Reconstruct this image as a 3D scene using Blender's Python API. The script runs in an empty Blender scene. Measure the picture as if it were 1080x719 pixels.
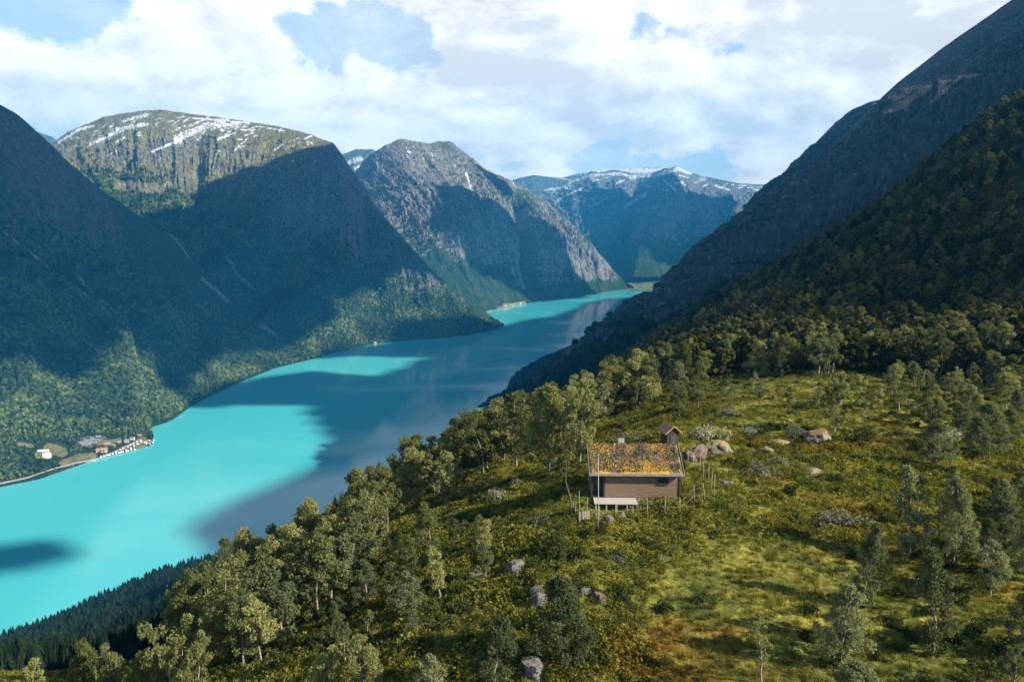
import bpy, math, random
import numpy as np
from mathutils import Vector

# ------------------------------------------------------------------ camera, sky, sun, exposure
sc = bpy.context.scene
ROOT = sc.collection
CAM_H = 500.0
PITCH = math.radians(9.07)
SUN_AZ = math.radians(23)      # to the right, and this much behind the camera
SUN_EL = math.radians(32)
EXPOSURE = 1.22
HAZE = 6.6e-5

cam_d = bpy.data.cameras.new('camera'); cam = bpy.data.objects.new('camera', cam_d); ROOT.objects.link(cam)
cam_d.lens = 26.0; cam_d.sensor_width = 36.0; cam_d.clip_start = 0.5; cam_d.clip_end = 60000
cam.location = (0, 0, CAM_H); cam.rotation_euler = (math.pi/2 - PITCH, 0, 0)
sc.camera = cam
sc.view_settings.view_transform = 'Standard'; sc.view_settings.look = 'None'
sc.view_settings.exposure = EXPOSURE; sc.view_settings.gamma = 1.0
sc.view_settings.use_curve_mapping = False
sc.render.engine = 'CYCLES'
sc.cycles.use_denoising = True
sc.cycles.max_bounces = 6; sc.cycles.diffuse_bounces = 2; sc.cycles.glossy_bounces = 2
sc.cycles.transmission_bounces = 3; sc.cycles.volume_bounces = 1; sc.cycles.transparent_max_bounces = 6
sc.cycles.caustics_reflective = False; sc.cycles.caustics_refractive = False

SUN_DIR = np.array([math.cos(SUN_AZ)*math.cos(SUN_EL), -math.sin(SUN_AZ)*math.cos(SUN_EL), math.sin(SUN_EL)])
sun_d = bpy.data.lights.new('sun', 'SUN'); sun = bpy.data.objects.new('sun', sun_d); ROOT.objects.link(sun)
sun_d.energy = 5.0; sun_d.angle = math.radians(0.53); sun_d.color = (1.0, 0.93, 0.80)
sun.rotation_euler = Vector(SUN_DIR).to_track_quat('Z', 'Y').to_euler()

class NT:
    """small helper for writing node trees"""
    def __init__(s, tree): s.t = tree; s.n = tree.nodes; s.l = tree.links
    def new(s, typ, **kw):
        n = s.n.new(typ)
        for k, v in kw.items():
            setattr(n, k, v)
        return n
    def link(s, a, b): s.l.new(a, b)
    def setin(s, sock, v):
        if isinstance(v, bpy.types.NodeSocket): s.l.new(v, sock)
        else: sock.default_value = v
    def math(s, op, a, b=0.0, c=None, clamp=False):
        n = s.new('ShaderNodeMath', operation=op); n.use_clamp = clamp
        s.setin(n.inputs[0], a); s.setin(n.inputs[1], b)
        if c is not None: s.setin(n.inputs[2], c)
        return n.outputs[0]
    def vmath(s, op, a, b=None, scale=None):
        n = s.new('ShaderNodeVectorMath', operation=op)
        s.setin(n.inputs[0], a)
        if b is not None: s.setin(n.inputs[1], b)
        if scale is not None: s.setin(n.inputs['Scale'], scale)
        return n
    def mix(s, f, a, b):
        n = s.new('ShaderNodeMix', data_type='RGBA')
        s.setin(n.inputs[0], f); s.setin(n.inputs[6], a); s.setin(n.inputs[7], b)
        return n.outputs[2]
    def noise(s, vec, scale, detail=4, rough=0.55, dist=0.0, dim='3D'):
        n = s.new('ShaderNodeTexNoise', noise_dimensions=dim)
        if vec is not None: s.setin(n.inputs['Vector'], vec)
        n.inputs['Scale'].default_value = scale; n.inputs['Detail'].default_value = detail
        n.inputs['Roughness'].default_value = rough; n.inputs['Distortion'].default_value = dist
        return n.outputs[0]
    def ramp(s, f, stops, interp='LINEAR'):
        n = s.new('ShaderNodeValToRGB'); cr = n.color_ramp; cr.interpolation = interp
        while len(cr.elements) < len(stops): cr.elements.new(0.5)
        for e, (p, c) in zip(cr.elements, stops):
            e.position = p; e.color = (c if len(c) == 4 else (*c, 1)) if isinstance(c, (tuple, list)) else (c, c, c, 1)
        s.setin(n.inputs[0], f)
        return n.outputs[0]
    def sstep(s, x, a, b):
        n = s.new('ShaderNodeMapRange', interpolation_type='SMOOTHSTEP')
        s.setin(n.inputs[0], x); n.inputs[1].default_value = a; n.inputs[2].default_value = b
        return n.outputs[0]

def img_dir(u, v):
    fx, fy = (u-540)/780.0, (359.5-v)/780.0
    d = np.array([fx, math.cos(PITCH)+fy*math.sin(PITCH), -math.sin(PITCH)+fy*math.cos(PITCH)])
    return d

# ---- the sky: Nishita air with a procedural cloud cover
world = bpy.data.worlds.new('World'); sc.world = world; world.use_nodes = True
w = NT(world.node_tree); w.n.clear()
wo = w.new('ShaderNodeOutputWorld'); bg = w.new('ShaderNodeBackground'); bg.inputs[1].default_value = 0.06
sky = w.new('ShaderNodeTexSky', sky_type='NISHITA'); sky.sun_disc = False
sky.sun_elevation = SUN_EL
sky.sun_rotation = math.pi/2 + SUN_AZ
sky.altitude = 500; sky.air_density = 1.0; sky.dust_density = 0.6; sky.ozone_density = 2.0
tc = w.new('ShaderNodeTexCoord'); dvec = w.vmath('NORMALIZE', tc.outputs['Generated']).outputs[0]
sx = w.new('ShaderNodeSeparateXYZ'); w.link(dvec, sx.inputs[0])
zz = w.math('ADD', w.math('MAXIMUM', sx.outputs[2], 0.0), 0.22)
px = w.math('DIVIDE', sx.outputs[0], zz); py = w.math('DIVIDE', sx.outputs[1], zz)
cx = w.new('ShaderNodeCombineXYZ'); w.link(px, cx.inputs[0]); w.link(py, cx.inputs[1])
puff = w.vmath('MULTIPLY', dvec, (1.0, 1.0, 1.9)).outputs[0]
n1 = w.noise(puff, 3.4, 12, 0.60, 0.15)
n1b = w.noise(w.vmath('ADD', puff, (0.022, -0.006, 0.030)).outputs[0], 3.4, 12, 0.60, 0.15)
n2 = w.noise(cx.outputs[0], 0.55, 3, 0.5)
cov = w.math('ADD', w.math('MULTIPLY', n1, 0.80), w.math('MULTIPLY', n2, 0.30))
# overhead and behind the camera the cover opens to clear blue
open_ = w.math('MAXIMUM', w.sstep(sx.outputs[2], .36, .66), w.math('MULTIPLY', w.sstep(w.math('MULTIPLY', sx.outputs[1], -1.0), -.15, .5), .75))
cov = w.math('SUBTRACT', cov, w.math('MULTIPLY', open_, .22))
def gauss_list(lst, base):
    for (u, v, sig, amp, asp) in lst:
        d = img_dir(u, v); d = d/np.linalg.norm(d)
        df = w.vmath('SUBTRACT', dvec, tuple(d)).outputs[0]
        df = w.vmath('MULTIPLY', df, (1.0, 1.0, asp)).outputs[0]
        ln = w.vmath('LENGTH', df).outputs['Value']
        e = w.math('MULTIPLY', w.math('MULTIPLY', ln, ln), -1.0/(sig*sig))
        g = w.math('MULTIPLY', w.math('EXPONENT', e), amp)
        base = w.math('ADD', base, g)
    return base
cov = gauss_list([(30, 8, .09, -.06, 2.4), (300, 22, .06, -.07, 2.4), (420, 38, .06, -.09, 2.4), (685, 30, .07, -.08, 2), (770, 178, .10, -.13, 2.8), (500, 62, .06, -.05, 3),
                  (570, 172, .07, -.08, 2.8), (30, 135, .06, -.06, 2.8), (225, 30, .07, .12, 1.2), (330, 120, .12, .08, 1.8), (545, 12, .08, .13, 2.8), (90, 80, .10, .06, 2),
                  (820, 70, .18, .09, 1.5), (580, 120, .13, .05, 2), (990, 10, .1, .1, 2)], cov)
veil = w.math('MULTIPLY', w.sstep(w.noise(cx.outputs[0], .9, 6, .55, .4), .35, .62), .42)
cl = w.math('MAXIMUM', w.sstep(cov, 0.480, 0.532), w.math('MULTIPLY', veil, w.math('SUBTRACT', 1.0, open_)))
# cloud brightness: lit billows toward the sun, greyer thick undersides
dlt = w.math('SUBTRACT', n1, n1b)
thick = w.sstep(cov, 0.56, 0.74)
br = w.math('ADD', 0.98, w.math('MULTIPLY', dlt, 3.0))
br = w.math('SUBTRACT', br, w.math('MULTIPLY', thick, 0.20))
br = gauss_list([(810, 90, .14, -.12, 1.8), (150, 105, .06, -.08, 2.4), (560, 95, .08, -.06, 2.5), (620, 150, .08, -.05, 2.5), (230, 50, .10, .08, 1.5)], br)
n3 = w.noise(cx.outputs[0], 4.5, 6, 0.6)
br = w.math('ADD', br, w.math('MULTIPLY', w.math('SUBTRACT', n3, 0.5), 0.22))
br = w.math('MULTIPLY', w.math('MAXIMUM', w.math('MINIMUM', br, 1.12), 0.72), 10.4)
ccol = w.vmath('SCALE', (1.04, 1.0, 0.96), scale=br).outputs[0]
skc = w.mix(w.math('MULTIPLY', w.math('SUBTRACT', 1.0, open_), .42), sky.outputs[0], (7.0, 9.2, 10.4, 1))
skyc = w.mix(w.math('MULTIPLY', cl, 0.96), skc, ccol)
w.link(skyc, bg.inputs[0]); w.link(bg.outputs[0], wo.inputs[0])

# ------------------------------------------------------------------ helpers
rng = np.random.default_rng(7); R = random.Random(11)

def P(u, v, D):
    d = img_dir(u, v); return np.array([0, 0, CAM_H]) + d*(D/d[1])
def Lk(u, v, z=0.0):
    d = img_dir(u, v); return np.array([0, 0, CAM_H]) + d*((z-CAM_H)/d[2])
def proj(p):
    """world points (N,3) -> photo pixel u, v"""
    q = np.asarray(p, float) - np.array([0, 0, CAM_H])
    fwd = q[..., 1]*math.cos(PITCH) - q[..., 2]*math.sin(PITCH)
    up = q[..., 1]*math.sin(PITCH) + q[..., 2]*math.cos(PITCH)
    fwd = np.where(fwd > 1, fwd, 1)
    return 540 + 780*q[..., 0]/fwd, 359.5 - 780*up/fwd

def _hash(ix, iy, iz, seed):
    h = (ix.astype(np.int64)*374761393 + iy.astype(np.int64)*668265263 + iz.astype(np.int64)*2147483647*3 + seed*974711) & 0x7fffffff
    h = ((h ^ (h >> 13))*1274126177) & 0x7fffffff
    h = h ^ (h >> 16)
    return h
_G = np.random.default_rng(3).normal(size=(256, 3)); _G /= np.linalg.norm(_G, axis=1)[:, None]
def perlin(x, y, z=None, seed=0):
    x = np.asarray(x, float); y = np.asarray(y, float)
    z = np.zeros_like(x) + 0.37 if z is None else np.asarray(z, float)
    x0, y0, z0 = np.floor(x), np.floor(y), np.floor(z)
    fx, fy, fz = x-x0, y-y0, z-z0
    sx_, sy_, sz_ = fx*fx*fx*(fx*(fx*6-15)+10), fy*fy*fy*(fy*(fy*6-15)+10), fz*fz*fz*(fz*(fz*6-15)+10)
    out = 0
    for dx in (0, 1):
        wx = sx_ if dx else 1-sx_
        for dy in (0, 1):
            wy = sy_ if dy else 1-sy_
            for dz in (0, 1):
                wz = sz_ if dz else 1-sz_
                g = _G[_hash(x0+dx, y0+dy, z0+dz, seed) & 255]
                out = out + wx*wy*wz*(g[..., 0]*(fx-dx)+g[..., 1]*(fy-dy)+g[..., 2]*(fz-dz))
    return out*1.5
def fbm(x, y, z=None, octv=5, gain=0.5, lac=2.03, seed=0, ridged=False):
    a, s, tot = 1.0, 0.0, 0.0
    for o in range(octv):
        n = perlin(np.asarray(x)*lac**o, np.asarray(y)*lac**o, None if z is None else np.asarray(z)*lac**o, seed+o*17)
        if ridged: n = 1-2*np.abs(n)
        s = s + a*n; tot += a; a *= gain
    return s/tot
def sm(x, a, b):
    t = np.clip((x-a)/(b-a), 0, 1); return t*t*(3-2*t)

def mesh_np(name, verts, faces, mats, parent=None, smooth=True, attrs=None, mat_idx=None, link=True):
    me = bpy.data.meshes.new(name)
    verts = np.asarray(verts, np.float32)
    if isinstance(faces, np.ndarray):
        nf, k = faces.shape
        me.vertices.add(len(verts)); me.vertices.foreach_set('co', verts.ravel())
        me.loops.add(nf*k); me.loops.foreach_set('vertex_index', faces.astype(np.int32).ravel())
        me.polygons.add(nf)
        me.polygons.foreach_set('loop_start', np.arange(0, nf*k, k, dtype=np.int32))
        me.polygons.foreach_set('loop_total', np.full(nf, k, np.int32))
        me.update(calc_edges=True)
    else:
        me.from_pydata([tuple(map(float, v)) for v in verts], [], faces); me.update()
    for m in (mats if isinstance(mats, (list, tuple)) else [mats]): me.materials.append(m)
    if mat_idx is not None: me.polygons.foreach_set('material_index', np.asarray(mat_idx, np.int32))
    me.polygons.foreach_set('use_smooth', np.full(len(me.polygons), smooth))
    for k_, v_ in (attrs or {}).items():
        a = me.attributes.new(k_, 'FLOAT', 'POINT'); a.data.foreach_set('value', np.asarray(v_, np.float32).ravel())
    o = bpy.data.objects.new(name, me)
    if link: ROOT.objects.link(o)
    if parent: o.parent = parent
    return o
def grid_faces(nr, nc):
    i = np.arange(nr-1)[:, None]*nc + np.arange(nc-1)[None, :]
    return np.stack([i, i+1, i+nc+1, i+nc], -1).reshape(-1, 4)
def tag(o, label=None, cat=None, group=None, kind=None):
    if label: o['label'] = label
    if cat: o['category'] = cat
    if group: o['group'] = group
    if kind: o['kind'] = kind
    return o
def empty(name, loc, rz=0.0):
    o = bpy.data.objects.new(name, None); ROOT.objects.link(o); o.location = loc; o.rotation_euler = (0, 0, rz); return o

def new_mat(name):
    m = bpy.data.materials.new(name); m.use_nodes = True
    t = NT(m.node_tree); t.n.clear()
    out = t.new('ShaderNodeOutputMaterial'); b = t.new('ShaderNodeBsdfPrincipled'); t.link(b.outputs[0], out.inputs[0])
    return m, t, b, out
def attr(t, name):
    a = t.new('ShaderNodeAttribute', attribute_name=name); return a.outputs['Fac']
def wpos(t): return t.new('ShaderNodeNewGeometry').outputs['Position']
def rgb(*c): return (c[0], c[1], c[2], 1)

# ------------------------------------------------------------------ materials
def mat_mountain(name, veg_top=600, veg_soft=250, low=(.018, .045, .016), mid=(.07, .085, .028), rockc=(.092, .100, .104), rock_bias=0.0, scl=1.0):
    m, t, b, out = new_mat(name)
    pos = wpos(t); g = t.new('ShaderNodeNewGeometry')
    sp = t.new('ShaderNodeSeparateXYZ'); t.link(pos, sp.inputs[0])
    nz = t.new('ShaderNodeSeparateXYZ'); t.link(g.outputs['Normal'], nz.inputs[0])
    # stretched coordinates: streaks that run down the fall line
    st = t.vmath('MULTIPLY', pos, (1.0, 1.0, 0.35)).outputs[0]
    nA = t.noise(pos, .0045/scl, 5, .6); nB = t.noise(st, .022/scl, 7, .68, 0.4); nC = t.noise(st, .09/scl, 5, .65)
    alt = t.math('ADD', sp.outputs[2], t.math('MULTIPLY', t.math('SUBTRACT', nA, .5), 500))
    hi = t.sstep(alt, veg_top-veg_soft, veg_top+veg_soft)
    veg = t.mix(hi, rgb(*low), rgb(*mid))
    veg = t.mix(t.sstep(nC, .38, .66), veg, t.vmath('SCALE', veg, scale=1.8).outputs[0])
    veg = t.mix(t.math('MULTIPLY', t.sstep(nB, .5, .62), .6), veg, rgb(.085, .095, .045))
    rk = t.ramp(nC, [(.30, tuple(c*.25 for c in rockc)), (.48, rockc), (.60, tuple(c*1.5 for c in rockc)), (.74, tuple(c*3.2 for c in rockc))])
    rk = t.mix(t.math('MULTIPLY', t.sstep(nB, .45, .65), .5), rk, rgb(*[c*.5 for c in rockc]))
    steep = t.math('SUBTRACT', 1.0, nz.outputs[2])
    f = t.math('ADD', steep, t.math('MULTIPLY', t.math('SUBTRACT', nB, .5), 1.1))
    f = t.math('ADD', f, t.math('MULTIPLY', hi, .22)); f = t.math('ADD', f, rock_bias)
    f = t.math('ADD', f, t.math('MULTIPLY', t.math('SUBTRACT', attr(t, 'rock'), .5), .9))
    rf = t.sstep(f, .34, .52)
    col = t.mix(rf, veg, rk)
    sca = attr(t, 'scree')
    scf = t.math('MULTIPLY', t.sstep(t.math('ADD', t.math('MULTIPLY', sca, .75), t.math('MULTIPLY', t.math('SUBTRACT', nC, .5), 2.0)), .42, .68), t.sstep(sca, .02, .25))
    col = t.mix(scf, col, rgb(.36, .34, .33))
    ff = t.sstep(t.math('ADD', attr(t, 'field'), t.math('MULTIPLY', t.math('SUBTRACT', nC, .5), .3)), .42, .58)
    col = t.mix(ff, col, t.mix(nB, rgb(.16, .17, .05), rgb(.34, .29, .14)))
    nD = t.noise(t.vmath('MULTIPLY', pos, (1, 1, 1.8)).outputs[0], .05, 7, .75)
    sa = attr(t, 'snow')
    sf = t.sstep(t.math('ADD', t.math('ADD', t.math('MULTIPLY', sa, .62), t.math('MULTIPLY', t.math('SUBTRACT', nD, .5), 2.6)), t.math('MULTIPLY', t.sstep(sa, .0, .12), .1)), .5, .54)
    sf = t.math('MULTIPLY', sf, t.sstep(sa, .02, .2))
    col = t.mix(sf, col, rgb(.86, .88, .92))
    t.link(col, b.inputs['Base Color']); b.inputs['Roughness'].default_value = .95; b.inputs['Specular IOR Level'].default_value = .15
    bp = t.new('ShaderNodeBump'); bp.inputs['Strength'].default_value = 1.0; bp.inputs['Distance'].default_value = 42*scl
    hgt = t.math('ADD', t.math('MULTIPLY', nB, 1.3), t.math('MULTIPLY', nC, .45))
    t.link(hgt, bp.inputs['Height']); t.link(bp.outputs[0], b.inputs['Normal'])
    return m
M_m1 = mat_mountain('left_mountain_cover', 640, 220, rock_bias=-.06, low=(.016, .042, .018))
M_m2 = mat_mountain('second_mountain_cover', 560, 220, rock_bias=.02, rockc=(.155, .152, .145), mid=(.165, .152, .075), low=(.02, .05, .018))
M_m3 = mat_mountain('third_mountain_cover', 500, 260, rock_bias=.04, rockc=(.215, .200, .188), scl=1.3)
M_m4 = mat_mountain('far_mountain_cover', 550, 250, rock_bias=.02, rockc=(.145, .148, .15), scl=1.7)
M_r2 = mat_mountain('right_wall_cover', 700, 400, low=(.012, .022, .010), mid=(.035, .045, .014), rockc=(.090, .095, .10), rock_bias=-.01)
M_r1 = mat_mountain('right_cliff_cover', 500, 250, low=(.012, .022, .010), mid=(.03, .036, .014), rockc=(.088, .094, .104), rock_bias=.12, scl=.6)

def ground_palette(t, pos):
    """meadow and heath colours by place; shared by the ground and by the leaves growing on it"""
    a = t.noise(pos, .055, 5, .62); c = t.noise(pos, .30, 4, .6); e = t.noise(pos, 1.9, 4, .65)
    base = t.ramp(c, [(.26, (.070, .086, .017)), (.5, (.185, .185, .033)), (.74, (.34, .300, .052))])
    heath = t.ramp(c, [(.3, (.050, .070, .015)), (.5, (.155, .145, .025)), (.64, (.23, .155, .026)), (.80, (.18, .095, .024))])
    col = t.mix(t.sstep(a, .50, .62), base, heath)
    return t.mix(t.sstep(e, .35, .7), t.vmath('SCALE', col, scale=.50).outputs[0], t.vmath('SCALE', col, scale=1.35).outputs[0])
def mat_ground():
    m, t, b, out = new_mat('heath_ground')
    pos = wpos(t)
    col = ground_palette(t, pos)
    sp = t.new('ShaderNodeSeparateXYZ'); t.link(pos, sp.inputs[0])
    # far from the meadow the slope is wooded: litter and moss, much darker
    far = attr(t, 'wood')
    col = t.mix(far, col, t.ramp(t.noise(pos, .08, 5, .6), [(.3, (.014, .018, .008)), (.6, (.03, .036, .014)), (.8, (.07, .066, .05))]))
    rk = t.sstep(t.math('ADD', attr(t, 'rock'), t.math('MULTIPLY', t.math('SUBTRACT', t.noise(pos, .5, 5, .6), .5), .8)), .5, .6)
    col = t.mix(rk, col, t.ramp(t.noise(pos, 1.2, 5, .65), [(.3, (.07, .065, .06)), (.6, (.25, .23, .21)), (.8, (.4, .38, .35))]))
    t.link(col, b.inputs['Base Color']); b.inputs['Roughness'].default_value = .95; b.inputs['Specular IOR Level'].default_value = .1
    bp = t.new('ShaderNodeBump'); bp.inputs['Strength'].default_value = .9; bp.inputs['Distance'].default_value = .35
    t.link(t.noise(pos, 2.2, 6, .7), bp.inputs['Height']); t.link(bp.outputs[0], b.inputs['Normal'])
    return m
M_ground = mat_ground()

def mat_leaf(name, c0, c1, transl=.35, world_noise=None, vary=.35, palette=False):
    m = bpy.data.materials.new(name); m.use_nodes = True; t = NT(m.node_tree); t.n.clear()
    out = t.new('ShaderNodeOutputMaterial')
    oi = t.new('ShaderNodeObjectInfo'); pos = wpos(t)
    if palette:
        col = ground_palette(t, pos)
    else:
        n = t.noise(pos, 1.1, 3, .6)
        f = t.math('ADD', t.math('MULTIPLY', n, .9), t.math('MULTIPLY', t.math('SUBTRACT', oi.outputs['Random'], .5), .9), clamp=True)
        col = t.mix(f, rgb(*c0), rgb(*c1))
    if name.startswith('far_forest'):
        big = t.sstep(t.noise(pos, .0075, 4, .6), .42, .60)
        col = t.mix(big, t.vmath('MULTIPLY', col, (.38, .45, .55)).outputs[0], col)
    rnd = t.math('ADD', 1-vary/2, t.math('MULTIPLY', oi.outputs['Random'], vary))
    col = t.vmath('SCALE', col, scale=rnd).outputs[0]
    d = t.new('ShaderNodeBsdfDiffuse'); t.link(col, d.inputs[0])
    tr = t.new('ShaderNodeBsdfTranslucent'); t.link(t.vmath('MULTIPLY', col, (1.25, 1.2, .6)).outputs[0], tr.inputs[0])
    mx = t.new('ShaderNodeMixShader'); mx.inputs[0].default_value = transl
    t.link(d.outputs[0], mx.inputs[1]); t.link(tr.outputs[0], mx.inputs[2]); t.link(mx.outputs[0], out.inputs[0])
    return m
M_birch = mat_leaf('birch_leaves', (.105, .125, .042), (.27, .265, .100))
M_slope = mat_leaf('slope_wood_leaves', (.040, .048, .017), (.17, .165, .058), vary=.7)  # darker birch leaves, with the wood's self-shadow put into the colour
M_birch2 = mat_leaf('grey_birch_leaves', (.090, .112, .050), (.215, .225, .115))
M_dark = mat_leaf('forest_leaves', (.008, .017, .008), (.024, .036, .014), transl=.15)
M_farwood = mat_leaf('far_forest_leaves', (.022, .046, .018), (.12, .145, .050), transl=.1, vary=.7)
M_heath = mat_leaf('heath_leaves', (0, 0, 0), (0, 0, 0), palette=True, vary=.5)
M_willow = mat_leaf('grey_willow_leaves', (.13, .14, .10), (.26, .27, .20))
M_bush = mat_leaf('bush_leaves', (.03, .045, .015), (.085, .10, .03))
def mat_bark():
    m, t, b, out = new_mat('birch_bark')
    tcn = t.new('ShaderNodeTexCoord'); v = t.vmath('MULTIPLY', tcn.outputs['Object'], (3, 3, 9)).outputs[0]
    n = t.noise(v, 1.2, 5, .7)
    t.link(t.ramp(n, [(.36, (.03, .026, .02)), (.47, (.22, .19, .155)), (.7, (.42, .38, .32))]), b.inputs['Base Color'])
    b.inputs['Roughness'].default_value = .9
    return m
M_bark = mat_bark()
M_twig = mat_leaf('twig_bark', (.05, .042, .03), (.09, .075, .055), transl=0)
def mat_simple(name, c, rough=.8, var=.3, scale=4, metallic=0, coord='Object', stretch=(1, 1, 1), bump=0.0):
    m, t, b, out = new_mat(name)
    tcn = t.new('ShaderNodeTexCoord'); v = t.vmath('MULTIPLY', tcn.outputs[coord], stretch).outputs[0]
    n = t.noise(v, scale, 5, .65)
    t.link(t.ramp(n, [(.25, tuple(x*(1-var) for x in c)), (.75, tuple(min(1, x*(1+var)) for x in c))]), b.inputs['Base Color'])
    b.inputs['Roughness'].default_value = rough; b.inputs['Metallic'].default_value = metallic
    if bump:
        bp = t.new('ShaderNodeBump'); bp.inputs['Distance'].default_value = bump; t.link(n, bp.inputs['Height']); t.link(bp.outputs[0], b.inputs['Normal'])
    return m
def mat_rock(name, c, lich=(.30, .27, .21), moss=(.20, .14, .04), mossy=.5):
    m, t, b, out = new_mat(name)
    pos = t.new('ShaderNodeTexCoord').outputs['Object']; g = t.new('ShaderNodeNewGeometry')
    nz = t.new('ShaderNodeSeparateXYZ'); t.link(g.outputs['Normal'], nz.inputs[0])
    n = t.noise(pos, 1.6, 6, .68); n2 = t.noise(pos, 4.5, 5, .7)
    col = t.ramp(n, [(.32, tuple(x*.3 for x in c)), (.47, c), (.58, tuple(x*.8 for x in c)), (.64, lich), (.8, tuple(min(1, x*1.2) for x in lich))])
    col = t.mix(t.sstep(n2, .52, .60), col, t.vmath('SCALE', col, scale=.45).outputs[0])
    mf = t.sstep(t.math('ADD', nz.outputs[2], t.math('MULTIPLY', t.math('SUBTRACT', n2, .5), 1.4)), 1.05-mossy*.6, 1.2-mossy*.6)
    col = t.mix(mf, col, rgb(*moss))
    t.link(col, b.inputs['Base Color']); b.inputs['Roughness'].default_value = .95
    bp = t.new('ShaderNodeBump'); bp.inputs['Distance'].default_value = .15; t.link(n2, bp.inputs['Height']); t.link(bp.outputs[0], b.inputs['Normal'])
    return m
M_rock = mat_rock('grey_boulder_stone', (.16, .15, .145), mossy=.2)
M_rock_y = mat_rock('lichen_boulder_stone', (.18, .16, .14), moss=(.26, .19, .08), mossy=.95)
M_rock_o = mat_rock('moss_boulder_stone', (.22, .20, .19), moss=(.22, .12, .03), mossy=.75)
M_rock_p = mat_rock('pinkish_boulder_stone', (.17, .12, .10), mossy=.1)

def mat_water():
    m, t, b, out = new_mat('glacier_water')
    pos = wpos(t)
    n = t.noise(t.vmath('MULTIPLY', pos, (1, .5, 1)).outputs[0], .0022, 4, .5)
    t.link(t.mix(n, rgb(.048, .40, .43), rgb(.085, .48, .475)), b.inputs['Base Color'])
    wl = t.noise(t.vmath('MULTIPLY', pos, (.35, 1.2, 1)).outputs[0], .0035, 6, .6)
    t.link(t.ramp(wl, [(.38, .035), (.52, .09), (.66, .26)]), b.inputs['Roughness']); b.inputs['IOR'].default_value = 1.33; b.inputs['Specular IOR Level'].default_value = .30
    bp = t.new('ShaderNodeBump'); bp.inputs['Strength'].default_value = .25; bp.inputs['Distance'].default_value = .25
    t.link(t.noise(pos, .09, 8, .75), bp.inputs['Height']); t.link(bp.outputs[0], b.inputs['Normal'])
    return m
M_water = mat_water()
# ------------------------------------------------------------------ water and base ground
def sheet(name, x0, x1, y0, y1, z, mat, n=40):
    xs = np.linspace(x0, x1, n); ys = np.linspace(y0, y1, n); X, Y = np.meshgrid(xs, ys)
    o = mesh_np(name, np.stack([X, Y, np.full_like(X, z)], -1).reshape(-1, 3), grid_faces(n, n), mat, smooth=False)
    return tag(o, kind='structure')
sheet('ground', -30000, 30000, -6000, 40000, -60, mat_simple('valley_ground', (.05, .07, .03), scale=.002, coord='Object'))
tag(mesh_np('lake', [(-3000, -900, 0), (2600, -900, 0), (2600, 6200, 0), (-3000, 6200, 0)], [(0, 1, 2, 3)], M_water, smooth=False), kind='structure')

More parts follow.
